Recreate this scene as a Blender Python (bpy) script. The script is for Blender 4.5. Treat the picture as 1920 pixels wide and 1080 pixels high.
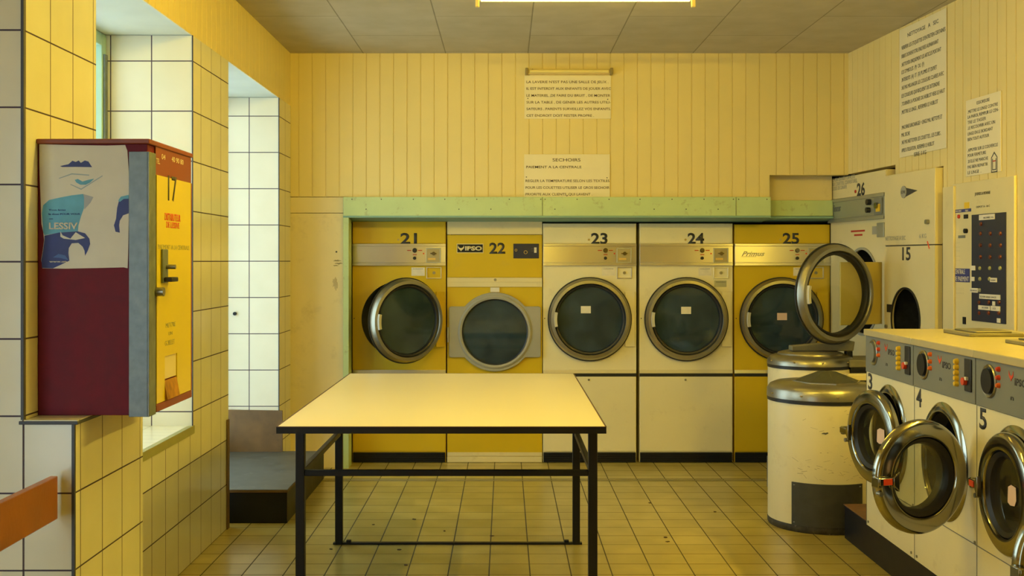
import bpy, bmesh, math, random
from math import pi, sin, cos, tan, atan2, radians, sqrt
from mathutils import Vector, Matrix
random.seed(7)
for o in list(bpy.data.objects): bpy.data.objects.remove(o)
S = bpy.context.scene
COL = S.collection
# ------------------------------------------------------------------ camera, world, exposure
F = 2150.0; VX = 947.0; HY = 489.0; EYE = 1.47
cam = bpy.data.cameras.new('camera'); camo = bpy.data.objects.new('camera', cam); COL.objects.link(camo)
camo.location = (0, 0, EYE); camo.rotation_euler = (pi/2, 0, 0)
cam.sensor_width = 36; cam.lens = F*36/1920
cam.shift_x = (960-VX)/1920; cam.shift_y = -(540-HY)/1920
cam.clip_start = .05
S.camera = camo
S.view_settings.view_transform = 'Standard'; S.view_settings.look = 'None'
S.view_settings.gamma = 1; S.view_settings.exposure = 0.17
S.view_settings.use_curve_mapping = False
W = bpy.data.worlds.new('sky'); S.world = W; W.use_nodes = True
W.node_tree.nodes['Background'].inputs[0].default_value = (.80, .98, 1.1, 1)
W.node_tree.nodes['Background'].inputs[1].default_value = 3.5
TUBE_COL = (1, .735, .085, 1); TUBE_STR = 30.0; WALL_TUBE_STR = 360.0; FILL_TUBE_STR = 250.0

def portal(loc, rot, sx, sy):
    l = bpy.data.lights.new('window_portal', 'AREA'); l.shape = 'RECTANGLE'; l.size = sx; l.size_y = sy
    l.cycles.is_portal = True
    o = bpy.data.objects.new('window_portal', l); o.location = loc; o.rotation_euler = rot; COL.objects.link(o)
portal((-2.02, 4.93, 1.62), (0, -pi/2, 0), 1.9, 1.3)
portal((-2.02, 7.02, 1.4), (0, -pi/2, 0), 2.35, 1.4)
portal((-1.975, 1.19, 1.275), (pi/2, 0, 0), 1.15, 2.05)

# ------------------------------------------------------------------ materials
MATS = {}
def mat(name, col, rough=.5, metal=0., noise=0., nscale=8., bump=0., bscale=60., coat=0., emit=None, es=0., dirt=None, dirt_amt=0., dscale=3., aniso=None, spec=.5):
    if name in MATS: return MATS[name]
    m = bpy.data.materials.new(name); m.use_nodes = True; MATS[name] = m
    nt = m.node_tree; b = nt.nodes['Principled BSDF']
    b.inputs['Base Color'].default_value = (*col, 1); b.inputs['Roughness'].default_value = rough
    b.inputs['Metallic'].default_value = metal; b.inputs['Coat Weight'].default_value = coat
    b.inputs['Specular IOR Level'].default_value = spec
    tc = nt.nodes.new('ShaderNodeTexCoord')
    src = None
    if noise:
        n = nt.nodes.new('ShaderNodeTexNoise'); n.inputs['Scale'].default_value = nscale; n.inputs['Detail'].default_value = 5
        nt.links.new(tc.outputs['Object'], n.inputs['Vector'])
        r = nt.nodes.new('ShaderNodeValToRGB')
        r.color_ramp.elements[0].position = .3; r.color_ramp.elements[1].position = .7
        r.color_ramp.elements[0].color = (*[max(0, c*(1-noise)) for c in col], 1)
        r.color_ramp.elements[1].color = (*[min(1, c*(1+noise*.5)) for c in col], 1)
        nt.links.new(n.outputs['Fac'], r.inputs[0]); src = r.outputs[0]
        nt.links.new(src, b.inputs['Base Color'])
        mr = nt.nodes.new('ShaderNodeMapRange'); mr.inputs['To Min'].default_value = max(.02, rough*.85); mr.inputs['To Max'].default_value = min(1, rough*1.2)
        nt.links.new(n.outputs['Fac'], mr.inputs['Value']); nt.links.new(mr.outputs[0], b.inputs['Roughness'])
    if dirt:
        n = nt.nodes.new('ShaderNodeTexNoise'); n.inputs['Scale'].default_value = dscale; n.inputs['Detail'].default_value = 9; n.inputs['Roughness'].default_value = .7
        nt.links.new(tc.outputs['Object'], n.inputs['Vector'])
        r = nt.nodes.new('ShaderNodeValToRGB'); r.color_ramp.elements[0].position = .58; r.color_ramp.elements[1].position = .75
        r.color_ramp.elements[0].color = (0, 0, 0, 1); r.color_ramp.elements[1].color = (dirt_amt,)*3+(1,)
        nt.links.new(n.outputs['Fac'], r.inputs[0])
        mx = nt.nodes.new('ShaderNodeMix'); mx.data_type = 'RGBA'
        nt.links.new(r.outputs[0], mx.inputs[0])
        if src: nt.links.new(src, mx.inputs[6])
        else: mx.inputs[6].default_value = (*col, 1)
        mx.inputs[7].default_value = (*dirt, 1)
        nt.links.new(mx.outputs[2], b.inputs['Base Color'])
    if bump:
        n = nt.nodes.new('ShaderNodeTexNoise'); n.inputs['Scale'].default_value = bscale; n.inputs['Detail'].default_value = 3
        nt.links.new(tc.outputs['Object'], n.inputs['Vector'])
        bp = nt.nodes.new('ShaderNodeBump'); bp.inputs['Strength'].default_value = bump; bp.inputs['Distance'].default_value = .002
        nt.links.new(n.outputs['Fac'], bp.inputs['Height']); nt.links.new(bp.outputs[0], b.inputs['Normal'])
    if emit:
        b.inputs['Emission Color'].default_value = (*emit, 1); b.inputs['Emission Strength'].default_value = es
    return m

def tile_mat(name, c1, c2, grout, bw, rh, mort, rough, offset=0., var=.0, mottled=0., bumpd=.002, wav=.0):
    m = bpy.data.materials.new(name); m.use_nodes = True; nt = m.node_tree; b = nt.nodes['Principled BSDF']
    tc = nt.nodes.new('ShaderNodeUVMap'); tc.uv_map = 'UVMap'
    br = nt.nodes.new('ShaderNodeTexBrick'); br.offset = offset; br.offset_frequency = 2; br.squash = 1
    br.inputs['Scale'].default_value = 1; br.inputs['Brick Width'].default_value = bw; br.inputs['Row Height'].default_value = rh
    br.inputs['Mortar Size'].default_value = mort; br.inputs['Mortar Smooth'].default_value = .15
    br.inputs['Color1'].default_value = (*c1, 1); br.inputs['Color2'].default_value = (*c2, 1); br.inputs['Mortar'].default_value = (*grout, 1)
    nt.links.new(tc.outputs[0], br.inputs['Vector'])
    out = br.outputs['Color']
    n = nt.nodes.new('ShaderNodeTexNoise'); n.inputs['Scale'].default_value = 5; n.inputs['Detail'].default_value = 6
    nt.links.new(tc.outputs[0], n.inputs['Vector'])
    if mottled:
        r = nt.nodes.new('ShaderNodeValToRGB'); r.color_ramp.elements[0].position = .35; r.color_ramp.elements[1].position = .7
        r.color_ramp.elements[0].color = (1-mottled, 1-mottled*1.05, 1-mottled*1.5, 1); r.color_ramp.elements[1].color = (1, 1, 1, 1)
        nt.links.new(n.outputs['Fac'], r.inputs[0])
        mx = nt.nodes.new('ShaderNodeMix'); mx.data_type = 'RGBA'; mx.blend_type = 'MULTIPLY'; mx.inputs[0].default_value = 1
        nt.links.new(out, mx.inputs[6]); nt.links.new(r.outputs[0], mx.inputs[7]); out = mx.outputs[2]
    nt.links.new(out, b.inputs['Base Color'])
    mr = nt.nodes.new('ShaderNodeMapRange'); mr.inputs['To Min'].default_value = rough; mr.inputs['To Max'].default_value = .9
    nt.links.new(br.outputs['Fac'], mr.inputs['Value']); nt.links.new(mr.outputs[0], b.inputs['Roughness'])
    sb = nt.nodes.new('ShaderNodeMath'); sb.operation = 'SUBTRACT'; sb.inputs[0].default_value = 1
    nt.links.new(br.outputs['Fac'], sb.inputs[1])
    h = sb.outputs[0]
    if wav:
        n2 = nt.nodes.new('ShaderNodeTexNoise'); n2.inputs['Scale'].default_value = 14; n2.inputs['Detail'].default_value = 1
        nt.links.new(tc.outputs[0], n2.inputs['Vector'])
        ma = nt.nodes.new('ShaderNodeMath'); ma.operation = 'MULTIPLY_ADD'; ma.inputs[1].default_value = wav
        nt.links.new(n2.outputs['Fac'], ma.inputs[0]); nt.links.new(h, ma.inputs[2]); h = ma.outputs[0]
    bp = nt.nodes.new('ShaderNodeBump'); bp.inputs['Strength'].default_value = .6; bp.inputs['Distance'].default_value = bumpd
    nt.links.new(h, bp.inputs['Height']); nt.links.new(bp.outputs[0], b.inputs['Normal'])
    return m

def glass_mat(name, tint, refl=.10, haze=0., hcol=(.3, .3, .25)):
    m = bpy.data.materials.new(name); m.use_nodes = True; nt = m.node_tree; nt.nodes.clear()
    out = nt.nodes.new('ShaderNodeOutputMaterial'); tr = nt.nodes.new('ShaderNodeBsdfTransparent'); tr.inputs[0].default_value = (*tint, 1)
    gl = nt.nodes.new('ShaderNodeBsdfGlossy'); gl.inputs['Roughness'].default_value = .06
    lw = nt.nodes.new('ShaderNodeLayerWeight'); lw.inputs['Blend'].default_value = .5
    fr = nt.nodes.new('ShaderNodeMath'); fr.operation = 'POWER'; fr.inputs[1].default_value = 4
    nt.links.new(lw.outputs['Facing'], fr.inputs[0])
    ad = nt.nodes.new('ShaderNodeMath'); ad.operation = 'ADD'; ad.inputs[1].default_value = refl*.4; ad.use_clamp = True
    nt.links.new(fr.outputs[0], ad.inputs[0])
    base = tr.outputs[0]
    if haze:
        df = nt.nodes.new('ShaderNodeBsdfDiffuse'); df.inputs[0].default_value = (*hcol, 1)
        n = nt.nodes.new('ShaderNodeTexNoise'); n.inputs['Scale'].default_value = 6; n.inputs['Detail'].default_value = 6
        tc = nt.nodes.new('ShaderNodeTexCoord'); nt.links.new(tc.outputs['Object'], n.inputs['Vector'])
        mr = nt.nodes.new('ShaderNodeMapRange'); mr.inputs['From Min'].default_value = .3; mr.inputs['From Max'].default_value = .7
        mr.inputs['To Min'].default_value = haze*.35; mr.inputs['To Max'].default_value = haze
        nt.links.new(n.outputs['Fac'], mr.inputs['Value'])
        m0 = nt.nodes.new('ShaderNodeMixShader'); nt.links.new(mr.outputs[0], m0.inputs[0]); nt.links.new(base, m0.inputs[1]); nt.links.new(df.outputs[0], m0.inputs[2]); base = m0.outputs[0]
    mx = nt.nodes.new('ShaderNodeMixShader'); nt.links.new(ad.outputs[0], mx.inputs[0]); nt.links.new(base, mx.inputs[1]); nt.links.new(gl.outputs[0], mx.inputs[2])
    nt.links.new(mx.outputs[0], out.inputs[0]); MATS[name] = m
    return m

WHITE_T = (.80, .78, .67); GROUT = (.07, .05, .09)
M_tile = tile_mat('white_wall_tile', WHITE_T, (.76, .745, .63), GROUT, .2, .2445, .0029, .16, mottled=.05, wav=.25)
M_floor = tile_mat('floor_tile', (.58, .475, .15), (.50, .40, .11), (.10, .085, .05), .1925, .1905, .0032, .28, mottled=.22, bumpd=.0015)
M_ceil = tile_mat('ceiling_panel', (.56, .50, .36), (.52, .465, .33), (.30, .26, .17), 1.17, .585, .004, .85, offset=.5, mottled=.12)
M_panel = mat('cream_ribbed_panelling', (.80, .66, .29), .55, noise=.04, nscale=2)
M_panel_r = M_panel
M_smooth = mat('cream_smooth_board', (.80, .68, .38), .5, noise=.05, nscale=3, dirt=(.4, .33, .18), dirt_amt=.35, dscale=5)
M_plaster = mat('soffit_plaster', (.62, .66, .58), .8, noise=.06, nscale=5, bump=.3)
M_mint = mat('mint_paint', (.52, .66, .34), .45, noise=.07, nscale=6, dirt=(.25, .2, .1), dirt_amt=.6, dscale=14)
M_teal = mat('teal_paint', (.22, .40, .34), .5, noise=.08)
M_white = mat('white_enamel', (.84, .76, .49), .32, noise=.03, nscale=4, dirt=(.45, .36, .2), dirt_amt=.3, dscale=7)
M_cream = mat('cream_enamel', (.76, .66, .37), .3, noise=.04, nscale=4, dirt=(.4, .3, .16), dirt_amt=.3, dscale=8)
M_yel = mat('mustard_enamel', (.66, .455, .012), .35, noise=.05, nscale=3, dirt=(.4, .3, .1), dirt_amt=.2, dscale=6)
M_alu = mat('anodised_aluminium', (.80, .76, .68), .3, metal=.85, noise=.04, nscale=3)
def brushed(m, an, rot=0.):
    nt = m.node_tree; b = nt.nodes['Principled BSDF']; b.inputs['Anisotropic'].default_value = an; b.inputs['Anisotropic Rotation'].default_value = rot
    t = nt.nodes.new('ShaderNodeTangent'); t.direction_type = 'RADIAL'; t.axis = 'Z'; nt.links.new(t.outputs[0], b.inputs['Tangent'])
brushed(M_alu, .9, .25)
M_alud = mat('dull_aluminium', (.46, .47, .40), .42, metal=.7, noise=.06)
M_chrome = mat('polished_chrome', (.33, .32, .26), .14, metal=1, noise=.03)
M_steel = mat('brushed_steel', (.36, .345, .28), .34, metal=.95, noise=.08, nscale=5)
M_black = mat('black_rubber', (.012, .013, .016), .45)
M_blackp = mat('black_painted_steel', (.011, .012, .016), .42, spec=.25, noise=.2)
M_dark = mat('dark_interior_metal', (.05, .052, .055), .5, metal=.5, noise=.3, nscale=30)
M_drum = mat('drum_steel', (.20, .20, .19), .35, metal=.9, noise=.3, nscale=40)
M_grey = mat('grey_control_panel', (.20, .21, .185), .45, noise=.05)
M_greyc = mat('grey_cast_frame', (.36, .35, .29), .5, noise=.06)
M_red = mat('red_plastic', (.75, .07, .02), .35)
M_redl = mat('red_label', (.5, .035, .02), .6)
M_ora = mat('orange_plastic', (.85, .16, .02), .3)
M_ylb = mat('yellow_plastic', (.85, .55, .03), .3)
M_dkred = mat('dark_red_button', (.13, .02, .012), .4)
M_num = mat('charcoal_vinyl', (.04, .04, .045), .5)
M_ink = mat('dark_sign_ink', (.10, .055, .035), .6)
M_paper = mat('pale_paper', (.78, .72, .58), .8, noise=.08, nscale=30)
M_pink = mat('pinkish_paper', (.78, .56, .44), .8)
M_navy = mat('navy_panel', (.012, .017, .05), .4, noise=.2)
M_blue = mat('blue_label', (.04, .05, .22), .5)
M_maroon = mat('maroon_painted_steel', (.15, .010, .025), .55, spec=.2, noise=.15, nscale=20, bump=.15)
M_maroonb = mat('brown_red_trim', (.24, .05, .02), .45, noise=.1)
M_galv = mat('galvanised_steel', (.20, .24, .26), .5, metal=.55, noise=.25, nscale=25)
M_yd = mat('bright_yellow_door', (.70, .56, .012), .35, noise=.04, nscale=4)
M_wood = mat('orange_varnished_wood', (.30, .105, .02), .35, noise=.15, nscale=9, bump=.2)
M_brown = mat('brown_plywood', (.15, .085, .03), .6, noise=.3, nscale=9, dirt=(.06, .03, .015), dirt_amt=.7, dscale=5)
M_lino = mat('worn_grey_linoleum', (.085, .085, .07), .5, noise=.35, nscale=12, dirt=(.22, .22, .2), dirt_amt=.5, dscale=9)
M_lam = mat('cream_laminate', (.93, .83, .55), .30, spec=1.0, noise=.02, nscale=2)
M_lamedge = mat('brown_laminate_edge', (.10, .045, .02), .5)
M_gold = mat('gold_sticker', (.75, .5, .12), .4)
M_rust = mat('rusty_residue', (.42, .2, .03), .7, noise=.4, nscale=30)
M_tube = mat('glowing_tube', (1, .9, .6), .3, emit=TUBE_COL[:3], es=TUBE_STR)
M_tube3 = mat('glowing_fill_tube', (1, .9, .6), .3, emit=TUBE_COL[:3], es=FILL_TUBE_STR)
M_tube2 = mat('glowing_wall_tube', (1, .9, .6), .3, emit=TUBE_COL[:3], es=WALL_TUBE_STR)
M_tubeoff = mat('unlit_yellowed_tube', (.85, .70, .25), .25)
M_housing = mat('yellowed_lamp_housing', (.78, .62, .25), .4, noise=.04)
M_lb = mat('poster_light_blue', (.12, .42, .62), .5, noise=.25, nscale=12)
M_db = mat('poster_dark_blue', (.02, .035, .22), .5, noise=.25, nscale=14)
M_post = mat('torn_white_poster', (.74, .72, .64), .65, noise=.06, nscale=10)
M_brass = mat('worn_brass', (.5, .38, .15), .35, metal=.8)
M_mint_l = mat('pale_green_frame', (.40, .62, .52), .5, noise=.05)
M_tilesill = tile_mat('sill_tile', (.80, .80, .66), (.78, .77, .62), (.25, .25, .2), .2, .1, .0018, .2, mottled=.04)
M_olive = mat('olive_trim', (.36, .36, .16), .5, noise=.1)
G_win = glass_mat('window_glass', (.97, 1, .97), .05)
G_dry = glass_mat('smoky_dryer_glass', (.30, .34, .36), .12, haze=.42, hcol=(.10, .17, .22))
G_clear = glass_mat('clear_door_glass', (.93, .94, .90), .06)
G_wash = glass_mat('washer_door_glass', (.82, .82, .68), .12, haze=.10, hcol=(.28, .25, .14))

# ------------------------------------------------------------------ mesh helpers
class MB:
    def __init__(s): s.bm = bmesh.new()
    def face(s, pts):
        return s.bm.faces.new([s.bm.verts.new(p) for p in pts])
    def box(s, x0, x1, y0, y1, z0, z1):
        v = [s.bm.verts.new(p) for p in ((x0,y0,z0),(x1,y0,z0),(x1,y1,z0),(x0,y1,z0),(x0,y0,z1),(x1,y0,z1),(x1,y1,z1),(x0,y1,z1))]
        for f in ((3,2,1,0),(4,5,6,7),(0,1,5,4),(1,2,6,5),(2,3,7,6),(3,0,4,7)): s.bm.faces.new([v[i] for i in f])
        return s
    def hexa(s, p):   # 8 points same order as box
        v = [s.bm.verts.new(q) for q in p]
        for f in ((3,2,1,0),(4,5,6,7),(0,1,5,4),(1,2,6,5),(2,3,7,6),(3,0,4,7)): s.bm.faces.new([v[i] for i in f])
        return s
    def lathe(s, prof, c=(0,0,0), axis='y', n=64, closed=True, a0=0., a1=2*pi):
        full = abs(a1-a0-2*pi) < 1e-6
        m = n if full else n+1; rings = []
        for (r, h) in prof:
            ring = []
            if r < 1e-6 and full:
                p = {'y': (0, h, 0), 'z': (0, 0, h), 'x': (h, 0, 0)}[axis]
                v = s.bm.verts.new((c[0]+p[0], c[1]+p[1], c[2]+p[2])); ring = [v]*m
            else:
                for i in range(m):
                    a = a0+(a1-a0)*i/n; u, w = r*cos(a), r*sin(a)
                    p = {'y': (u, h, w), 'z': (u, w, h), 'x': (h, u, w)}[axis]
                    ring.append(s.bm.verts.new((c[0]+p[0], c[1]+p[1], c[2]+p[2])))
            rings.append(ring)
        pairs = list(zip(rings, rings[1:])) + ([(rings[-1], rings[0])] if closed else [])
        for A, B in pairs:
            for i in range(n):
                j = (i+1) % m if full else i+1
                vs = []
                for v in (A[i], A[j], B[j], B[i]):
                    if v not in vs: vs.append(v)
                if len(vs) > 2:
                    try: s.bm.faces.new(vs)
                    except ValueError: pass
        return s
    def cyl(s, c, r, h, axis='z', n=24, r2=None):
        r2 = r if r2 is None else r2
        return s.lathe([(0, 0), (r, 0), (r2, h), (0, h)], c, axis, n, closed=False)
    def poly(s, pts, y0, y1):     # polygon in xz extruded along y
        A = [s.bm.verts.new((p[0], y0, p[1])) for p in pts]; B = [s.bm.verts.new((p[0], y1, p[1])) for p in pts]
        s.bm.faces.new(A); s.bm.faces.new(B[::-1])
        for i in range(len(pts)):
            j = (i+1) % len(pts); s.bm.faces.new((A[i], B[i], B[j], A[j]))
        return s
    def plate_hole(s, x0, x1, z0, z1, cx, cz, r, y0, y1, n=72, router=None):
        angs = [2*pi*i/n for i in range(n)]
        if router is None:
            for X in (x0, x1):
                for Z in (z0, z1): angs.append(atan2(Z-cz, X-cx) % (2*pi))
        angs = sorted(set(round(a, 6) for a in angs))
        def ray(a):
            t = []
            if cos(a) > 1e-9: t.append((x1-cx)/cos(a))
            if cos(a) < -1e-9: t.append((x0-cx)/cos(a))
            if sin(a) > 1e-9: t.append((z1-cz)/sin(a))
            if sin(a) < -1e-9: t.append((z0-cz)/sin(a))
            d = min(t)
            return max(d, router) if router and d > 0 and False else d
        Ai, Ao, Bi, Bo = [], [], [], []
        for a in angs:
            d = ray(a) if router is None else router(a)
            for L, rr, y in ((Ai, r, y0), (Ao, d, y0), (Bi, r, y1), (Bo, d, y1)):
                L.append(s.bm.verts.new((cx+rr*cos(a), y, cz+rr*sin(a))))
        m = len(angs)
        for i in range(m):
            j = (i+1) % m
            s.bm.faces.new((Ai[i], Ai[j], Ao[j], Ao[i])); s.bm.faces.new((Bi[j], Bi[i], Bo[i], Bo[j]))
            s.bm.faces.new((Ai[j], Ai[i], Bi[i], Bi[j])); s.bm.faces.new((Ao[i], Ao[j], Bo[j], Bo[i]))
        return s
    def build(s, name, m, parent=None, bevel=0., smooth=True, uv=None, loc=None, rotz=None, label=None):
        bmesh.ops.recalc_face_normals(s.bm, faces=s.bm.faces)
        if uv is not None:
            L = s.bm.loops.layers.uv.new('UVMap')
            for f in s.bm.faces:
                n = f.normal; ax = max(range(3), key=lambda i: abs(n[i]))
                for l in f.loops:
                    p = l.vert.co
                    l[L].uv = {0: (p.y-uv[1]+20*.2, p.z), 1: (p.x-uv[0]+20*.2, p.z), 2: (p.x-uv[0]+4., p.y-uv[1]+4.)}[ax]
        me = bpy.data.meshes.new(name); s.bm.to_mesh(me); s.bm.free()
        me.materials.append(m)
        if smooth:
            for p in me.polygons: p.use_smooth = True
            try: me.set_sharp_from_angle(angle=radians(35))
            except Exception: pass
        o = bpy.data.objects.new(name, me); COL.objects.link(o)
        if parent is not None: o.parent = parent
        if loc: o.location = loc
        if rotz is not None: o.rotation_euler = (0, 0, rotz)
        if label: o['label'] = label
        if bevel:
            b = o.modifiers.new('bevel', 'BEVEL'); b.width = bevel; b.segments = 2; b.limit_method = 'ANGLE'; b.angle_limit = radians(50)
        return o

def thing(name, label, cat, loc=(0, 0, 0), rotz=0., group=None):
    o = bpy.data.objects.new(name, None); o.empty_display_size = .1; COL.objects.link(o)
    o.location = loc; o.rotation_euler = (0, 0, rotz); o['label'] = label; o['category'] = cat
    if group: o['group'] = group
    return o
def tag(o, label, cat, group=None, kind=None):
    o['label'] = label; o['category'] = cat
    if group: o['group'] = group
    if kind: o['kind'] = kind
    return o
def struct(o): o['kind'] = 'structure'; return o

def lettering(name, lines, m, parent, y=-.0015, loc=None, rotz=None, bold=0., shear=0., depth=.0006):
    for l_ in lines: o = lettering1(name, [l_], m, parent, y, loc, rotz, bold, shear, depth)
    return o
def lettering1(name, lines, m, parent, y=-.0015, loc=None, rotz=None, bold=0., shear=0., depth=.0006):
    """lines: (string, x0, x1, zbase, capheight) in the parent's xz plane, facing local -y"""
    bm = bmesh.new()
    for (t, x0, x1, zb, cap) in lines:
        cu = bpy.data.curves.new('t', 'FONT'); cu.body = t; cu.size = 1; cu.offset = bold; cu.shear = shear; cu.resolution_u = 3
        ob = bpy.data.objects.new('t', cu); COL.objects.link(ob)
        bpy.context.view_layer.update()
        me = bpy.data.meshes.new_from_object(ob.evaluated_get(bpy.context.evaluated_depsgraph_get()))
        bpy.data.objects.remove(ob)
        if not me.vertices: continue
        xs = [v.co.x for v in me.vertices]; a, b_ = min(xs), max(xs)
        top = .70
        sx = (x1-x0)/max(1e-6, b_-a) if x1 is not None else cap/top
        for v in me.vertices:
            v.co = Vector((x0+(v.co.x-a)*sx, y, zb+v.co.y*cap/top))
        bm.from_mesh(me); bpy.data.meshes.remove(me)
    r = bmesh.ops.extrude_face_region(bm, geom=list(bm.faces))
    for g in r['geom']:
        if isinstance(g, bmesh.types.BMVert): g.co.y -= depth
    me = bpy.data.meshes.new(name); bmesh.ops.recalc_face_normals(bm, faces=bm.faces); bm.to_mesh(me); bm.free(); me.materials.append(m)
    o = bpy.data.objects.new(name, me); COL.objects.link(o); o.parent = parent
    if loc: o.location = loc
    if rotz is not None: o.rotation_euler = (0, 0, rotz)
    return o

def P(px, py, Y): return ((px-VX)*Y/F, Y, EYE-(py-HY)*Y/F)

# ------------------------------------------------------------------ room
H = 2.945; XL = -1.525; YB = 8.15; SL = .07
def WX(y): return 2.44+SL*(YB-y)
struct(MB().box(-2.8, 3.7, -1.6, 9.5, -.1, 0).build('floor', M_floor, smooth=False, uv=(.0747, 6.321)))
struct(MB().box(-2.8, 3.7, -1.6, 9.5, H, H+.1).build('ceiling', M_ceil, smooth=False, uv=(.163, 7.0)))
# the ceiling pattern runs along the room: swap its uv axes
for l in bpy.data.objects['ceiling'].data.uv_layers[0].data: l.uv = (l.uv[1]-4+.08+11.7, l.uv[0]-4+5.85)

def ribbed(name, p0, p1, z0, z1, thick, side, phase=0., pitch=.0963, gw=.007, gd=.005):
    """wall slab from p0 to p1 (xy) with vertical V-grooves on its room side; side=+1/-1 = which normal is the back"""
    p0 = Vector(p0); p1 = Vector(p1); L = (p1-p0).length; d = (p1-p0)/L; n = Vector((-d.y, d.x))*side
    prof = [(0, 0)]; s = pitch*.5+phase
    while s < L-gw:
        if s > gw: prof += [(s-gw/2, 0), (s-gw*.25, gd), (s+gw*.25, gd), (s+gw/2, 0)]
        s += pitch
    prof.append((L, 0))
    mb = MB(); bm = mb.bm
    def v(s_, q, z): a = p0+d*s_+n*q; return bm.verts.new((a.x, a.y, z))
    lo = [v(a, b, z0) for a, b in prof]; hi = [v(a, b, z1) for a, b in prof]
    for i in range(len(prof)-1): bm.faces.new((lo[i], lo[i+1], hi[i+1], hi[i]))
    bl0, bl1, bh0, bh1 = v(0, thick, z0), v(L, thick, z0), v(0, thick, z1), v(L, thick, z1)
    bm.faces.new((bl0, bl1, bh1, bh0)); bm.faces.new(lo+[bl1, bl0]); bm.faces.new(hi+[bh1, bh0])
    bm.faces.new((lo[0], hi[0], bh0, bl0)); bm.faces.new((lo[-1], hi[-1], bh1, bl1))
    return struct(mb.build(name, M_panel, smooth=False))

# back wall
ribbed('wall_back', (XL-.01, YB), (1.88, YB), 1.921, H, .12, 1, phase=.02)
ribbed('wall_back', (1.88, YB), (2.44, YB), 2.08, H, .12, 1)
struct(MB().box(1.88, 2.36, 8.28, 8.36, 1.90, 2.09).build('wall_back_recess', M_smooth, smooth=False))
wb = struct(MB().box(XL-.01, -1.145, YB-.004, YB+.12, 0, 1.807).box(XL-.01, -1.107, YB, YB+.12, 1.811, 1.925).build('wall_back_lower', M_smooth, smooth=False))
# smudges on the smooth board
def blot(name, m, parent, cx, cz, w, h, y, n=26, seed=1, rough=.35):
    rnd = random.Random(seed); pts = []
    for i in range(n):
        a = 2*pi*i/n; k = 1-rough*rnd.random(); pts.append((cx+w/2*k*cos(a), cz+h/2*k*sin(a)))
    return MB().poly(pts, y, y+.0006).build(name, m, parent, smooth=False)
M_smudge = mat('grey_scuff', (.33, .27, .14), .8, noise=.4, nscale=25)
M_smudge2 = mat('faint_scuff', (.57, .48, .28), .8, noise=.2, nscale=25)
sx, _, sz = P(632, 492, YB)
for i, (dx, dz, w, h) in enumerate(((0, .012, .07, .014), (.012, -.008, .06, .016), (-.006, -.022, .05, .010))):
    blot('scuff_mark', M_smudge, wb, sx+dx, sz+dz, w, h, YB-.0055, seed=i+3, rough=.6)
blot('scuff_mark', M_smudge2, wb, sx-.012, sz-.15, .045, .11, YB-.0055, seed=11, rough=.5)
MB().cyl((sx-.004, YB-.009, sz+.075), .006, .005, 'y', 12).build('nail_head', M_num, wb)
# service space behind the machines
struct(MB().box(-1.7, 3.7, 9.35, 9.45, 0, H).build('wall_service_back', M_dark, smooth=False))
struct(MB().box(3.6, 3.7, 5.0, 9.45, 0, H).build('wall_service_right', M_dark, smooth=False))
struct(MB().box(-1.7, -1.12, YB+.12, 9.35, 0, H).build('wall_service_left', M_dark, smooth=False))
# right wall (slightly splayed)
ribbed('wall_right', (WX(YB), YB), (WX(7.335), 7.335), 2.085, H, .1, 1, phase=.03)
ribbed('wall_right', (WX(7.335), 7.335), (WX(6.655), 6.655), 2.02, H, .1, 1, phase=.01)
ribbed('wall_right', (WX(6.655), 6.655), (WX(-1.4), -1.4), 0, H, .1, 1)
struct(MB().box(WX(6.63)+.09, 3.6, 6.56, 6.62, 0, H).build('wall_service_front', M_dark, smooth=False))
# front wall behind the viewpoint; unseen glazed bay added to daylight the near tiles
struct(MB().box(-1.2, 3.7, -1.4, -1.3, 0, H).build('wall_front', M_smooth, smooth=False))
struct(MB().box(-1.3, -1.2, -1.4, 1.2, 0, H).build('wall_front_return', M_smooth, smooth=False))
fw = MB(); fw.box(-2.8, -2.55, 1.2, 1.3, 0, H).box(-1.4, -1.2, 1.2, 1.3, 0, H).box(-2.55, -1.4, 1.2, 1.3, 2.3, H).box(-2.55, -1.4, 1.2, 1.3, 0, .25)
struct(fw.build('wall_added_bay', M_smooth, smooth=False))
wf = struct(MB().box(-2.55, -1.4, 1.23, 1.27, .25, .31).box(-2.55, -1.4, 1.23, 1.27, 2.24, 2.3).box(-2.55, -2.49, 1.23, 1.27, .31, 2.24).box(-1.46, -1.4, 1.23, 1.27, .31, 2.24).build('window_3', M_mint_l, smooth=False))
MB().box(-2.5, -1.45, 1.248, 1.252, .3, 2.25).build('pane', G_win, wf, smooth=False)
struct(MB().box(-2.8, -2.7, 1.3, 3.7, 0, H).build('wall_left_near', M_smooth, smooth=False))

# left wall: piers, recesses
struct(MB().box(-2.8, XL, 3.63, 4.275, 0, H).build('wall_left', M_tile, smooth=False, uv=(XL, 3.647)))
struct(MB().box(XL-.001, -1.365, 3.632, 4.32, 0, .952).build('wall_left_ledge', M_tile, smooth=False, uv=(XL, 3.687)))
struct(MB().box(XL-.012, -1.350, 3.622, 4.325, .952, .963).build('trim_1', mat('dark_ledge_edge', (.055, .06, .085), .5), bevel=.002))
struct(MB().box(XL-.010, -1.353, 3.627, 4.324, .963, .9655).build('trim_12', M_tile, smooth=False, uv=(XL, 3.647)))
struct(MB().box(-2.05, XL, 4.275, 5.596, 0, .645).build('wall_left_parapet', M_tile, smooth=False, uv=(XL, 5.951)))
struct(MB().box(-1.93, XL-.018, 4.276, 5.595, .645, .665).build('trim_2', M_tilesill, smooth=False, uv=(XL, 4.276)))
struct(MB().box(XL-.02, XL+.004, 4.276, 5.62, .625, .665).build('trim_3', M_olive, smooth=False))
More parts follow.
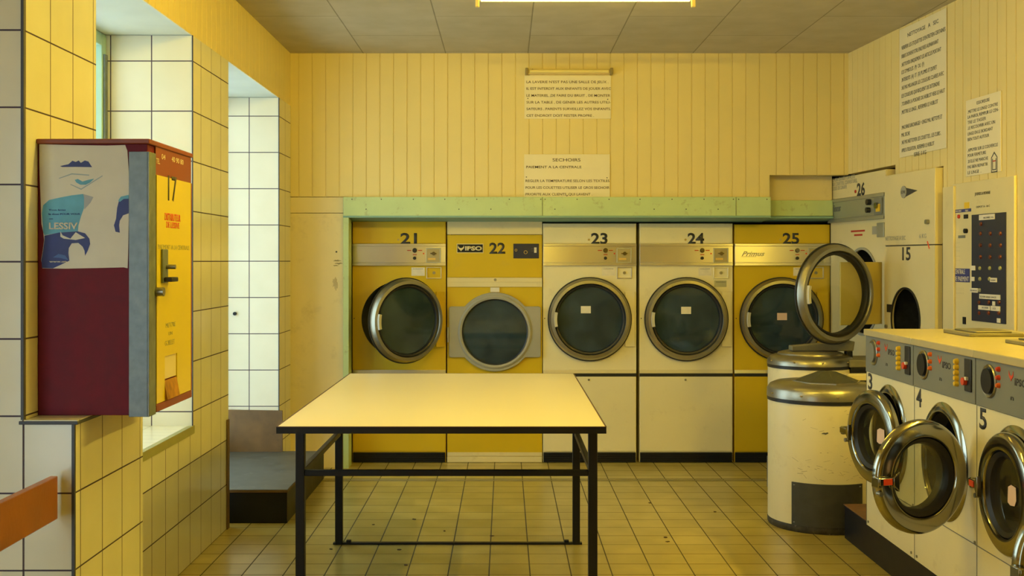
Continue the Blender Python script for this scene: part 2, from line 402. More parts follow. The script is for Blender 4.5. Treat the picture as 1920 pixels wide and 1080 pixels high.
struct(MB().box(-2.05, XL, 5.596, 6.32, 0, 2.57).build('wall_left_pier', M_tile, smooth=False, uv=(XL, 5.951)))
struct(MB().box(-2.05, XL, 7.73, YB+.12, 0, 2.57).build('wall_left_far', M_tile, smooth=False, uv=(XL, 5.951)))
struct(MB().box(-2.05, XL-.006, 4.275, YB+.1, 2.572, H).build('wall_left_soffit', M_plaster, smooth=False))
ribbed('wall_left_band', (XL, 4.275), (XL, YB), 2.57, H, .006, 1)
# dark corner trims
M_edge = mat('dark_edge_trim', (.055, .06, .085), .5)
tr = MB()
tr.box(XL-.006, XL+.003, 3.624, 3.636, .967, H)
tr.box(-1.371, -1.362, 3.626, 3.638, 0, .951)
tr.box(XL-.003, XL+.0025, 5.5935, 5.599, .66, 2.57)
tr.box(XL-.003, XL+.0025, 7.7275, 7.733, .3, 2.57)
struct(tr.build('trim_4', M_edge, smooth=False))
# windows in the recesses
def window(n, y0, y1, z0, z1, parts):
    mb = MB(); x0, x1 = -2.0, -1.945
    mb.box(x0, x1, y0, y0+.06, z0, z1).box(x0, x1, y1-.06, y1, z0, z1).box(x0, x1, y0+.06, y1-.06, z0, z0+.06).box(x0, x1, y0+.06, y1-.06, z1-.06, z1)
    for k in range(1, parts):
        y = y0+(y1-y0)*k/parts; mb.box(x0, x1, y-.025, y+.025, z0+.06, z1-.06)
    w = struct(mb.build('window_%d' % n, M_mint_l, bevel=.004))
    MB().box(-1.975, -1.970, y0+.05, y1-.05, z0+.05, z1-.05).build('pane', G_win, w, smooth=False)
    MB().box(-1.944, -1.935, y1-.048, y1-.012, z0+.25, z1-.1).build('shutter_guide', M_galv, w, smooth=False)
window(1, 4.276, 5.595, .666, 2.57, 2)
window(2, 6.321, 7.729, .24, 2.57, 2)
struct(MB().box(-2.05, -1.94, 6.321, 7.729, 0, .24).build('wall_left_kerb', M_tile, smooth=False, uv=(XL, 5.951)))
h = MB().cyl((-1.82, 7.715, 1.47-99*7.73/F), .012, .014, 'y', 16).build('wall_hook', M_blackp)
tag(h, 'small dark peg on the bright tiled side of the far window recess', 'hook')
h.location = (0, 0, 0)

# header over the dryers, jamb
hd = MB(); hd.box(-1.145, 1.88, 8.11, 8.149, 1.788, 1.922)
struct(hd.build('trim_5', M_mint, bevel=.003))
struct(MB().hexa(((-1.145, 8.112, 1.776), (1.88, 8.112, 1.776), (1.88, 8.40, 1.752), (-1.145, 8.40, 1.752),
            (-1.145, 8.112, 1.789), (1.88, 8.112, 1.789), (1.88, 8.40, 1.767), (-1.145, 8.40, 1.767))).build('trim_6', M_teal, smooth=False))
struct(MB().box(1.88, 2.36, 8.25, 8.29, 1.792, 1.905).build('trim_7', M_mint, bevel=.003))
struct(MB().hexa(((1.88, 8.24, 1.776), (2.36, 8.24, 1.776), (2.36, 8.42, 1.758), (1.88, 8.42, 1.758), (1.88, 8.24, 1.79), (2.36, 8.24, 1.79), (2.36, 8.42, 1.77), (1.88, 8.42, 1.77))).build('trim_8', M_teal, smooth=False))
struct(MB().box(-1.147, -1.107, 8.118, YB+.12, 0, 1.79).build('trim_9', M_mint, bevel=.002))
struct(MB().box(-1.107, 2.4, 8.42, 8.5, 1.752, 2.3).build('wall_back_upper', M_dark, smooth=False))
seams = MB()
for px in (1017, 1380): x = (px-VX)*8.11/F; seams.box(x-.0015, x+.0015, 8.1085, 8.1105, 1.79, 1.92)
for px in (660, 715, 775, 834, 894, 955, 1014, 1022, 1082, 1142, 1200, 1260, 1320, 1375, 1385, 1438):
    seams.cyl(((px-VX)*8.11/F, 8.1075, 1.905), .004, .004, 'y', 8)
    if px % 3 == 0: seams.cyl(((px-VX)*8.11/F+.1, 8.1075, 1.835), .004, .004, 'y', 8)
struct(seams.build('trim_10', M_num, smooth=False))
# floor threshold strip
tag(MB().box(-1.3, 1.75, 7.65, 7.668, 0, .004).box(-1.3, 1.75, 7.705, 7.72, 0, .004).build('floor_strip', mat('dull_floor_strip', (.30, .26, .15), .45, metal=.3, noise=.2), bevel=.001),
    'flat metal threshold strip across the floor tiles in front of the dryers', 'floor strip')

# ------------------------------------------------------------------ dryers
K = 8.36/F
DR = 8.36
def Z(py): return EYE-(py-HY)*K
def dryer_door(root, cx, cz, hx, R, phi, cabm, glass, sticker=True, hp=True, y=-.012, hph=.20):
    """ring door hinged at hx; extends to local -x; phi = opening"""
    h = hx-cx
    c = (-h, 0, 0)
    ring = MB().lathe([(R*.845, -.012), (R*.85, -.038), (R*.87, -.050), (R*.94, -.048), (R*.985, -.028), (R, -.008), (R, .004), (R*.845, .004)], c)
    d = ring.build('door', M_steel, root, loc=(hx, y, cz), rotz=phi)
    MB().lathe([(R, -.006), (R*1.022, -.006), (R*1.022, .004), (R, .004)], c).build('door_seal', M_black, d)
    MB().lathe([(R*.785, -.028), (R*.80, -.036), (R*.84, -.040), (R*.846, -.02), (R*.846, .02), (R*.785, .02)], c).build('gasket', M_black, d)
    MB().lathe([(0, -.018), (R*.79, -.018), (R*.79, -.012), (0, -.012)], c, closed=False).build('glass', glass, d)
    # curved clip handle at the far side
    mb = MB(); mb.lathe([(R*.80, -.066), (R*.87, -.070), (R*.875, -.05), (R*.80, -.04)], c, n=8, a0=pi-.21, a1=pi+.21)
    mb.build('handle', mat('pale_grey_plastic', (.62, .60, .50), .4), d)
    if hp:
        MB().box(-(h-R*.86), -.002, -.004, .006, -hph, hph).build('hinge_plate', cabm, d, bevel=.002)
    if sticker:
        MB().box(-h+sticker[0]-.036, -h+sticker[0]+.036, -.0195, -.0183, sticker[1]-.026, sticker[1]+.026).build('sticker', M_paper if sticker[2] == 0 else M_pink, d, smooth=False)
    return d

def drum(root, cx, cz, r, depth, y0=.012, spider=False):
    mb = MB().lathe([(r, y0), (r*1.04, y0+.02), (r*1.04, depth), (0, depth)], (cx, 0, cz), closed=False)
    o = mb.build('drum', M_drum, root)
    if spider:
        m2 = MB()
        for k in range(3):
            a = pi/2*3+k*2*pi/3; pts = []
            for (rr, da) in ((.02, 0), (.09, .42), (.16, .36), (.16, -.36), (.09, -.42)): pts.append((cx+rr*cos(a+da), cz+rr*sin(a+da)))
            m2.poly(pts, depth-.02, depth-.01)
        m2.cyl((cx, depth-.03, cz), .03, .02, 'y', 20)
        m2.build('drum_spider', M_black, root)
    return o

def cab_shell(mb, w, z0, z1, dep, cx, cz, r):
    t = .012
    mb.plate_hole(0, w, z0, z1, cx, cz, r, 0, t)
    mb.box(0, .006, t, dep, z0, z1).box(w-.006, w, t, dep, z0, z1).box(.006, w-.006, t, dep, z1-.006, z1).box(.006, w-.006, t, dep, z0, z0+.006).box(.006, w-.006, dep-.006, dep, z0+.006, z1-.006)
    return mb

def vent(root, x0, x1, z0, z1, y=-.002):
    mb = MB().box(x0, x1, y-.003, y+.05, z0, z1); n = 5
    for i in range(n):
        z = z0+(z1-z0)*(i+.1)/n; mb.box(x0, x1, y-.010, y-.003, z, z+(z1-z0)*.55/n)
    mb.build('vent_grille', M_blackp, root, bevel=.0015)

def dryer(no, x0, w, top, cabm, label, seed, lower=706, phi=0., sticker=(-.03, .07, 0), logo=None, knobm=None, extras=(), notice=M_paper):
    t = thing('tumble_dryer', label, 'tumble dryer', ((x0-VX)*K, DR, 0), 0, 'numbered tumble dryers along the back wall')
    W_ = w*K; cx = 87.5*K; cz = Z(598.3)
    zt, zb = Z(top), Z(693)
    ztop_band = Z(457); zbb = Z(498)
    cab_shell(MB(), W_, Z(866), zt, .75, cx, cz, .275).build('cabinet', cabm, t, smooth=False)
    drum(t, cx, cz, .275, .5)
    MB().box(.004, W_-.004, -.006, 0, ztop_band+.002, zt-.002).build('top_panel', cabm, t, bevel=.002)
    lettering('number', [(str(no), 90*K, 121*K, Z(457)+.001, 19.5*K)], M_num, t, y=-.0065, bold=.028)
    MB().cyl((86*K, -.009, Z(449.5)), .008, .004, 'y', 16).build('panel_lock', M_brass, t)
    # aluminium band with lips
    bd = MB(); bd.box(0, W_, -.014, 0, zbb, ztop_band)
    bd.box(0, W_, -.022, -.014, ztop_band-.018, ztop_band).box(0, W_, -.022, -.014, zbb, zbb+.014).box(0, W_, -.018, -.014, zbb+.020, zbb+.026)
    band = bd.build('control_band', M_alu, t, bevel=.002)
    kb = knobm or M_chrome
    zk = Z(469.5)
    MB().cyl((117*K, -.032, zk), .0135, .018, 'y', 24).lathe([(.0, 0), (.017, 0), (.017, .004), (0, .004)], (117*K, -.018, zk), closed=False).build('knob', kb, band)
    MB().cyl((116.7*K, -.028, Z(484)), .0115, .014, 'y', 24).build('knob', M_black, band)
    for (ax, ay) in ((106.5, 469.5), (127, 469.5), (117, 477.3)): MB().box((ax-3.8)*K, (ax+3.8)*K, -.0155, -.0138, Z(ay)-.0028, Z(ay)+.0028).build('red_label', M_redl, band, smooth=False)
    MB().cyl((133.5*K, -.018, Z(475.5)), .0055, .004, 'y', 12).build('pilot_lamp', M_red, band)
    # coin box
    cb = MB(); a, b, c_, d_ = 138*K, 166*K, Z(493), Z(465)
    cb.box(a, b, -.020, -.014, d_-.008, d_).box(a, b, -.020, -.014, c_, c_+.008).box(a, a+.008, -.020, -.014, c_+.008, d_-.008).box(b-.008, b, -.020, -.014, c_+.008, d_-.008)
    cbo = cb.build('coin_box', M_alud, band, bevel=.001)
    MB().box(a+.008, b-.008, -.0165, -.0142, c_+.008, d_-.008).build('coin_plate', mat('aged_plate', (.42, .36, .2), .4, metal=.4, noise=.15), band, smooth=False)
    MB().cyl(((a+b)/2+.002, -.028, (c_+d_)/2+.014), .013, .012, 'y', 16).box((a+b)/2-.022, (a+b)/2+.022, -.024, -.0165, (c_+d_)/2+.011, (c_+d_)/2+.018).build('coin_slot', M_chrome, band)
    MB().box(a+.016, b-.040, -.0178, -.0165, c_+.022, c_+.036).build('coin_sticker', M_gold, band, smooth=False)
    # notice and lock box
    n_ = MB().box(110.5*K, 135.5*K, -.002, -.0004, Z(517), Z(501.5)).build('notice', notice, t, smooth=False)
    lettering('notice_text', [('INSTRUCTIONS', 114*K, 132*K, Z(505), .006), ('- - - - - - - - - - -', 113*K, 133*K, Z(509), .004), ('- - - - - - - - -', 113*K, 133*K, Z(512), .004), ('- - - - - - - - - - -', 113*K, 133*K, Z(515.3), .004)], M_num, n_, y=-.0021, depth=.0003)
    lb = MB(); a, b, c_, d_ = 138.5*K, 167*K, Z(522.5), Z(500.5)
    lb.box(a, b, -.010, 0, d_-.007, d_).box(a, b, -.010, 0, c_, c_+.007).box(a, a+.007, -.010, 0, c_+.007, d_-.007).box(b-.007, b, -.010, 0, c_+.007, d_-.007)
    lbo = lb.build('lock_box', M_alu, t, bevel=.0015)
    MB().cyl(((a+b)/2, -.008, (c_+d_)/2), .011, .008, 'y', 20).build('lock', M_steel, lbo)
    # door
    dryer_door(t, cx, cz, W_-.012 if phi else W_-.010, .300, phi, cabm, G_dry, sticker)
    # bottom part
    MB().box(0, W_, -.008, 0, Z(700), Z(693.5)).build('trim_strip', M_cream if cabm is M_white else M_alu, t, bevel=.002)
    MB().box(.004, W_-.004, -.006, 0, Z(846), Z(lower)).build('lower_panel', cabm, t, bevel=.002)
    MB().cyl((86*K, -.010, Z(712)), .008, .005, 'y', 16).build('panel_lock', M_steel, t)
    MB().box(.0, W_, -.003, 0, Z(706), Z(700)).build('gap_strip', M_black, t, smooth=False)
    vent(t, .004, W_-.004, 0.002, Z(848))
    MB().cyl((3.2*K, -.004, Z(597)), .004, .004, 'y', 10).build('screw', M_num, t)
    if logo:
        lettering('logo', [(logo, 13*K, 56*K, Z(480), .035)], M_alud, band, y=-.0145, shear=.45, depth=.003, bold=.01)
        MB().box(12*K, 40*K, -.0175, -.0145, Z(481.6), Z(480.8)).build('logo_underline', M_alud, band)
    return t

dryer(21, 661, 175, 415, M_yel, 'mustard yellow tumble dryer numbered 21 with its round door ajar', 1, phi=radians(37), sticker=None, knobm=M_black)
dryer(23, 1018, 175, 419, M_white, 'white tumble dryer numbered 23 with closed round door', 2)
dryer(24, 1199, 174.5, 419, M_white, 'white tumble dryer numbered 24, the right one of the two white dryers', 3, sticker=(-.005, .065, 0))
d25 = dryer(25, 1377, 179, 421, M_yel, 'mustard yellow tumble dryer numbered 25 with a script badge on its band', 4, logo='Primus', sticker=(.0, .02, 1))
# small warning plate on 24
t24 = [o for o in bpy.data.objects if o.get('label', '').startswith('white tumble dryer numbered 24')][0]
w_ = MB().box(140*K, 163*K, -.002, -.0004, Z(538), Z(526)).build('warning_plate', M_alud, t24, smooth=False)
lettering('warning_text', [('WARNING', 143*K, 161*K, Z(530), .008)], M_num, w_, y=-.0022, depth=.0003)

# dryer 22
t = thing('tumble_dryer', 'mustard yellow tumble dryer numbered 22 with grey winged door frame and black logo badge', 'tumble dryer', ((838.5-VX)*K, DR, 0), 0, 'numbered tumble dryers along the back wall')
W_ = 178*K; cx, cz = 89.5*K, Z(622)
cab_shell(MB(), W_, Z(866), Z(440.5), .75, cx, cz, .245).build('cabinet', M_yel, t, smooth=False)
drum(t, cx, cz, .245, .42, spider=True)
MB().box(.003, W_-.003, -.006, 0, Z(520), Z(441.5)).build('top_panel', M_yel, t, bevel=.002)
MB().box(0, W_, -.010, 0, Z(538), Z(520.5)).box(0, W_, -.013, -.010, Z(529), Z(521)).build('trim_strip', M_cream, t, bevel=.002)
MB().cyl((90*K, -.017, Z(524.5)), .010, .006, 'y', 20).build('strip_lock', M_steel, t)
MB().box(81*K, 98*K, -.0125, -.0005, Z(547.5), Z(539)).build('sticker', M_paper, t, smooth=False)
bd = MB().box(18*K, 68*K, -.009, -.006, Z(474.5), Z(457)).build('logo_badge', M_blackp, t, bevel=.001)
MB().box(18*K, 68*K, -.0105, -.006, Z(458.3), Z(457)).box(18*K, 68*K, -.0105, -.006, Z(474.5), Z(473.2)).box(18*K, 19.2*K, -.0105, -.006, Z(473.2), Z(458.3)).box(66.8*K, 68*K, -.0105, -.006, Z(473.2), Z(458.3)).build('badge_rim', M_cream, bd, smooth=False)
FOX = [(-1, 1), (-.8, .5), (-.45, .15), (0, .05), (.45, .15), (.8, .5), (1, 1), (1.05, .1), (.6, -.4), (.35, -.5), (0, -1), (-.35, -.5), (-.6, -.4), (-1.05, .1)]
def fox(name, m, parent, cx_, cz_, w, h, y): return MB().poly([(cx_+a*w/2, cz_+b*h/2) for a, b in FOX], y, y+.0012).build(name, m, parent, smooth=False)
fox('logo_mark', M_cream, bd, 26*K, Z(465.5), 11*K, 11.5*K, -.0105)
lettering('logo_text', [('IPSO', 33.5*K, 65.5*K, Z(469.3), 7.4*K)], M_cream, bd, y=-.0095, bold=.05)
lettering('number', [('22', 79*K, 109*K, Z(475), 19.5*K)], M_num, t, y=-.0065, bold=.028)
dp = MB().box(124*K, 172*K, -.010, -.006, Z(484.5), Z(457)).build('display_panel', M_navy, t, bevel=.004)
MB().box(163*K, 167.5*K, -.0115, -.010, Z(474), Z(464)).build('display_label', M_paper, dp, smooth=False)
lettering('display_text', [('- -', 158*K, 161*K, Z(467), .006), ('- -', 158*K, 161*K, Z(471), .006)], M_paper, dp, y=-.0105, depth=.0004)
MB().lathe([(.006, -.013), (.009, -.013), (.009, -.010), (.006, -.010)], (129*K, 0, Z(469))).lathe([(.010, -.012), (.0135, -.012), (.0135, -.010), (.010, -.010)], (147*K, 0, Z(473))).build('display_knob', M_brass, dp)
def rout(a):
    hw, hh = .334, .185
    t_ = min(hw/abs(cos(a)) if abs(cos(a)) > 1e-6 else 9, hh/abs(sin(a)) if abs(sin(a)) > 1e-6 else 9)
    return max(.287, t_)
dr = MB().plate_hole(0, 1, 0, 1, cx, cz, .245, -.026, 0, n=180, router=rout).build('door', M_greyc, t, bevel=.004)
MB().lathe([(.240, -.034), (.255, -.038), (.266, -.032), (.270, -.02), (.240, -.02)], (cx, 0, cz)).build('door_ring', M_greyc, dr)
MB().lathe([(.232, -.034), (.2385, -.038), (.2385, -.01), (.232, -.01)], (cx, 0, cz)).build('gasket', M_black, dr)
MB().lathe([(0, -.026), (.235, -.026), (.235, -.02), (0, -.02)], (cx, 0, cz), closed=False).build('glass', G_dry, dr)
MB().box(.002, .014, -.034, -.026, cz-.075, cz+.035).build('door_catch', M_alud, dr, bevel=.002)
MB().box(.0, W_, -.004, 0, .045, Z(848)).box(0, W_, -.006, 0, .002, .043).build('plinth', M_cream, t, bevel=.002)
struct(MB().box((838.5-VX)*K, (1016.5-VX)*K, DR, DR+.05, Z(439.5), Z(410)).build('trim_11', M_smooth, smooth=False))
# ------------------------------------------------------------------ big dryer 26 in the corner
FA = Vector((2.37, 8.345)); th = radians(-84.7); DX = Vector((cos(th), sin(th)))
def onf(px, py, A=FA, D=DX):     # ray of a pixel meets the vertical plane A + s*D  -> (s, z)
    k = (px-VX)/F; s = (A.x-k*A.y)/(k*D.y-D.x); y = A.y+s*D.y
    return s, EYE-(py-HY)*y/F
t = thing('large_tumble_dryer', 'large cream dryer numbered 26 in the corner, its ring door swung wide open', 'tumble dryer', (FA.x, FA.y, 0), th)
sw = .965; c26 = (.565, 1.262)
cab_shell(MB(), sw, .0, 2.06, .9, *c26, .285).build('cabinet', M_cream, t, smooth=False)
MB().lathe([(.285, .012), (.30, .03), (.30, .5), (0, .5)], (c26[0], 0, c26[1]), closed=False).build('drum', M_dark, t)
MB().lathe([(.283, -.006), (.30, -.006), (.30, 0), (.283, 0)], (c26[0], 0, c26[1])).build('opening_rim', M_greyc, t)
z1 = onf(1556, 376)[1]; z2 = onf(1556, 419)[1]
MB().box(.004, sw-.004, -.008, 0, z1+.003, 2.056).build('top_panel', M_cream, t, bevel=.002)
b26 = MB().box(0, sw, -.016, 0, z2, z1).box(0, sw, -.024, -.016, z1-.022, z1).box(0, sw, -.024, -.016, z2, z2+.018).box(0, sw, -.02, -.016, z2+.026, z2+.034).build('control_band', M_alud, t, bevel=.002)
def S26(px, py): return onf(px, py)
def ln(txt, p0, p1, cap, f=S26):
    a = f(*p0); b = f(*p1); return (txt, a[0], b[0], (a[1]+b[1])/2, cap)
lettering('panel_text', [ln('SECHOIR GRANDE CAPACITE', (1560, 342), (1605, 334), .026), ln('POUR COUETTES, COUVERTURES,', (1559.5, 350), (1609.5, 342), .026), ln('HOUSSES DE CANAPE', (1559.5, 358.5), (1590, 353), .026)], M_greyc, t, y=-.0085)
a = S26(1609, 367); b = S26(1624, 366)
lettering('number', [('26', a[0], b[0], a[1], .082)], M_num, t, y=-.0085, bold=.03)
MB().cyl((a[0]-.02, -.014, a[1]+.03), .011, .006, 'y', 16).build('panel_lock', M_redl, t)
a = S26(1560, 395); b = S26(1580.5, 393)
lettering('logo', [('Primus', a[0], b[0], a[1]-.012, .05)], M_grey, b26, y=-.0165, shear=.45, depth=.003, bold=.01)
for (px, py, r) in ((1636, 379, .02), (1635, 394, .018)):
    a = S26(px, py); MB().cyl((a[0], -.042, a[1]), r, .026, 'y', 20).build('knob', M_black, b26)
a = S26(1645.5, 372); b = S26(1660, 402)
cx0, cx1 = a[0], min(b[0], sw-.01)
cb = MB().box(cx0, cx1, -.026, -.016, b[1], a[1]).build('coin_box', M_grey, b26, bevel=.003)
MB().box(cx0+.04, cx1-.02, -.031, -.026, b[1]+.02, b[1]+.07).build('coin_sticker', M_ylb, cb, smooth=False)
MB().cyl(((cx0+cx1)/2, -.045, a[1]-.05), .02, .019, 'y', 16).build('coin_slot', M_chrome, cb)
for (p0, p1) in (((1596, 434), (1621.5, 431)), ((1602, 441), (1617, 439.5))):
    a = S26(*p0); b = S26(*p1); MB().box(a[0], b[0], -.002, 0, a[1]-.006, a[1]+.006).build('red_label', M_redl, t, smooth=False)
a = S26(1636, 434); b = S26(1646, 418)
MB().box(a[0], b[0], -.003, 0, a[1]-.02, b[1]-.02).build('notice', M_greyc, t, smooth=False)
MB().box(b[0]+.01, min(b[0]+.12, sw-.005), -.014, 0, a[1]-.04, b[1]).build('lock_box', M_alud, t, bevel=.003)
hx = .95
d26 = dryer_door(t, hx-.425, c26[1], hx, .312, radians(112.8), M_yel, G_clear, None, hp=False, y=-.02)
MB().box(-.36, .0, .006, .020, -.20, .20).build('hinge_plate', mat('mustard_pale_plate', (.62, .50, .16), .4, noise=.05), d26, bevel=.003, label='pale yellow square hinge plate behind the ring')
# ------------------------------------------------------------------ dry-cleaning machine 15
A15 = Vector((2.425, 7.33)); B15 = Vector((2.497, 6.66)); D15 = (B15-A15).normalized(); w15 = (B15-A15).length; th15 = atan2(D15.y, D15.x)
def S15(px, py): return onf(px, py, A15, D15)
t = thing('dry_cleaning_machine', 'cream dry cleaning machine numbered 15 with an arrow badge and dark round opening', 'dry cleaning machine', (A15.x, A15.y, 0), th15)
s0, zsp = S15(1700, 460)
a15 = S15(1698, 600); r15 = .19; cz15 = 1.11
cab_shell(MB(), w15, 0, zsp-.004, .8, a15[0], cz15, r15).build('lower_cabinet', M_cream, t, smooth=False)
ub = MB().box(0, w15, 0, .8, zsp+.002, 2.012).build('upper_cabinet', M_cream, t, bevel=.004)
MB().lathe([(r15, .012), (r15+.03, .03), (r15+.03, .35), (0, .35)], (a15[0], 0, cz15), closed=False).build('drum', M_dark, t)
MB().lathe([(r15-.004, -.006), (r15+.008, -.006), (r15+.008, 0), (r15-.004, 0)], (a15[0], 0, cz15)).build('opening_rim', M_black, t)
MB().box(.01, w15-.01, .004, .5, zsp-.006, zsp+.004).build('gap_strip', M_black, t, smooth=False)
a = S15(1692, 493-5); b = S15(1707.5, 487)
lettering('number', [('15', a[0], b[0], a[1]+.002, .078)], M_num, t, y=-.0008, bold=.02)
lettering('panel_text', [ln('NETTOYAGE A SEC', (1660.5, 452), (1698, 449), .026, S15), ln('6 KG', (1724, 447), (1737, 446), .026, S15)], M_greyc, t, y=-.0008)
# arrow badge
p = [S15(*q) for q in ((1694, 351), (1720.5, 357), (1694.5, 371), (1699, 361))]
MB().poly(p, -.003, -.0005).build('arrow_badge', M_num, t, smooth=False)
a = S15(1696, 360)
bo = MB().cyl((a[0]-.005, -.006, a[1]), .038, .004, 'y', 28).build('badge_disc', M_greyc, t)
lettering('badge_text', [('BOWE', a[0]-.034, a[0]+.024, a[1]-.010, .02)], M_num, bo, y=-.0062, depth=.0004)
a = S15(1741, 416); MB().cyl((a[0], -.02, a[1]), .014, .02, 'y', 16).build('key_lock', M_steel, t)
a = S15(1745, 476); MB().hexa(((a[0]-.02, -.002, a[1]+.03), (a[0]-.01, -.002, a[1]+.03), (a[0]-.01, 0, a[1]+.03), (a[0]-.02, 0, a[1]+.03), (a[0]-.045, -.002, a[1]+.075), (a[0]-.035, -.002, a[1]+.075), (a[0]-.035, 0, a[1]+.075), (a[0]-.045, 0, a[1]+.075))).build('red_mark', M_red, t, smooth=False)
a = S15(1663.5, 585); b = S15(1672, 571)
MB().box(a[0], b[0], -.003, 0, a[1], b[1]).build('label_plate', M_blackp, t, smooth=False)
a = S15(1658+5, 612); MB().cyl((a[0], -.012, a[1]), .012, .012, 'y', 16).build('pipe_stub', M_steel, t)
# ------------------------------------------------------------------ payment console
DW = Vector((SL, -1)).normalized(); thw = atan2(DW.y, DW.x); AW = Vector((2.44, YB))
def SW_(px, py): return onf(px, py, AW, DW)
def wallroot(name, label, cat, px, out=0.0, z=0., group=None):
    s = SW_(px, 489)[0]; nrm = Vector((DW.y, -DW.x)); q = AW+DW*s+nrm*out   # towards the room
    return thing(name, label, cat, (q.x, q.y, z), thw, group), (lambda x, y: (onf(x, y, AW+nrm*out, DW)[0]-s, onf(x, y, AW+nrm*out, DW)[1]-z))
pz = SW_(1790, 345)[1]
t, L = wallroot('payment_console', 'wall-mounted payment console with navy button panel and blue CENTRALE DE PAIEMENT label', 'payment console', 1790, .016, .70)
x1 = L(1901.5, 400)[0]; zt = L(1790, 345)[1]
MB().box(0, x1, 0, .015, 0, zt).build('housing', M_cream, t, bevel=.003)
a = L(1823.5, 403); b = L(1887, 390); c_ = L(1823.5, 601)
zn = a[1]; nv = MB().box(a[0], b[0], -.006, 0, c_[1], zn).build('button_panel', M_navy, t, bevel=.001)
def labs(name, m, parent, items, y=-.009):
    for (xa, ya, xb, yb) in items:
        mb = MB(); a = L(xa, ya); b = L(xb, yb); mid = L((xa+xb)/2, (ya+yb)/2); h = abs(yb-ya)*6.1/F/2
        mb.box(a[0], b[0], y, y+.003, mid[1]-h, mid[1]+h)
        o = mb.build(name, m, parent, smooth=False)
    return o
lb_ = labs('paper_label', M_paper, nv, [(1838.5, 402, 1867.5, 412), (1822.5, 498, 1831, 507), (1822, 519, 1829.5, 527), (1821.5, 540, 1836, 548.5), (1859, 521, 1871.5, 529), (1839, 552, 1878, 561), (1837, 573, 1859, 581), (1860.5, 574, 1877.5, 583), (1863.5, 565, 1868.5, 573), (1872, 597, 1878, 605)])
def ltxt(txt, xa, xb, yb, cap): a = L(xa, yb); b = L(xb, yb); m_ = L((xa+xb)/2, yb); return (txt, a[0], b[0], m_[1], cap)
lettering('label_text', [ltxt('MACHINES 5 KG', 1847, 1866, 409.5, .010), ltxt('SECHOIRS GRANDE CAPACITE', 1841, 1871, 558.5, .009), ltxt('SECHOIR', 1844, 1856, 578.5, .009), ltxt('22', 1864, 1870, 580, .009), ltxt('LESSIVE', 1861, 1870, 527, .009), ltxt('ESSOREUSE', 1822.5, 1835, 546, .008)], M_num, lb_, y=-.0092, depth=.0005)
for (yy, xs, m_) in ((420, (1842,), M_redl), (438, (1841, 1859.5, 1878.5), M_redl), (460, (1841, 1859, 1878.5), M_redl), (482, (1841, 1859, 1878), M_redl), (503, (1840, 1858.5, 1878), M_olive), (523, (1840, 1858), M_olive), (544, (1839.5,), M_alud), (567, (1838.5, 1857, 1876), M_redl), (587, (1838.5, 1856.5, 1875.5), M_redl)):
    for xx in xs:
        a = L(xx, yy); MB().lathe([(0, -.014), (.009, -.013), (.011, -.006), (0, -.006)], (a[0], 0, a[1]), n=14, closed=False).build('button', M_dkred if m_ is M_redl else m_, nv)
cl = labs('blue_label', M_blue, t, [(1787.5+1, 503, 1818.5, 529.5)], y=-.003)
lettering('label_text', [ltxt('CENTRALE', 1790.5, 1810.5, 513.5, .026), ltxt('DE PAIEMENT', 1790.5, 1817.5, 527, .026)], M_paper, cl, y=-.0031)
b2 = labs('blue_strip', M_blue, t, [(1790, 392, 1821, 398)], y=-.003)
lettering('strip_text', [ltxt('MACHINE', 1793, 1803.5, 397.5, .010), ltxt('PRIX', 1811, 1816.5, 396.5, .010)], M_paper, b2, y=-.0031)
labs('yellow_sticker', M_ylb, t, [(1808.5, 379, 1817.5, 391)], y=-.002)
labs('display_window', M_blackp, t, [(1808, 402, 1815.5, 410)], y=-.004)
a = L(1798.8, 406); MB().cyl((a[0], -.008, a[1]), .011, .008, 'y', 16).build('pilot_lamp', M_redl, t)
a = L(1813, 433); MB().cyl((a[0], -.016, a[1]), .013, .016, 'y', 16).build('key_lock', M_blackp, t)
labs('coin_label', M_grey, t, [(1797.5, 441, 1810, 446.5)], y=-.003)
lettering('housing_text', [ltxt('JE RENDS LA MONNAIE', 1828, 1857, 365, .016), ltxt('DEPOT A - B C', 1831, 1856, 389, .011)], M_num, t, y=-.0006)
lettering('fine_print', [ltxt('- - - - -', 1790, 1800, y_, .007) for y_ in (456, 464, 471, 481, 489)]+[ltxt('- - - - - -', 1791, 1807, y_, .006) for y_ in (541, 544, 549, 551)], M_grey, t, y=-.0006)
labs('coin_return', M_blackp, t, [(1806, 594, 1811.5, 608)], y=-.004)
t2, L2 = wallroot('wall_channel', 'narrow cream duct beside the payment console, reaching behind the washers', 'cable duct', 1777, .03, .70)
x2 = L2(1787.5, 400)[0]
MB().box(0, x2, 0, .028, 0, L2(1777, 350)[1]).build('duct_cover', M_cream, t2, bevel=.002)
MB().box(-.012, -.004, .004, .026, 0, L2(1777, 455)[1]).build('duct_gap', M_black, t2, smooth=False)
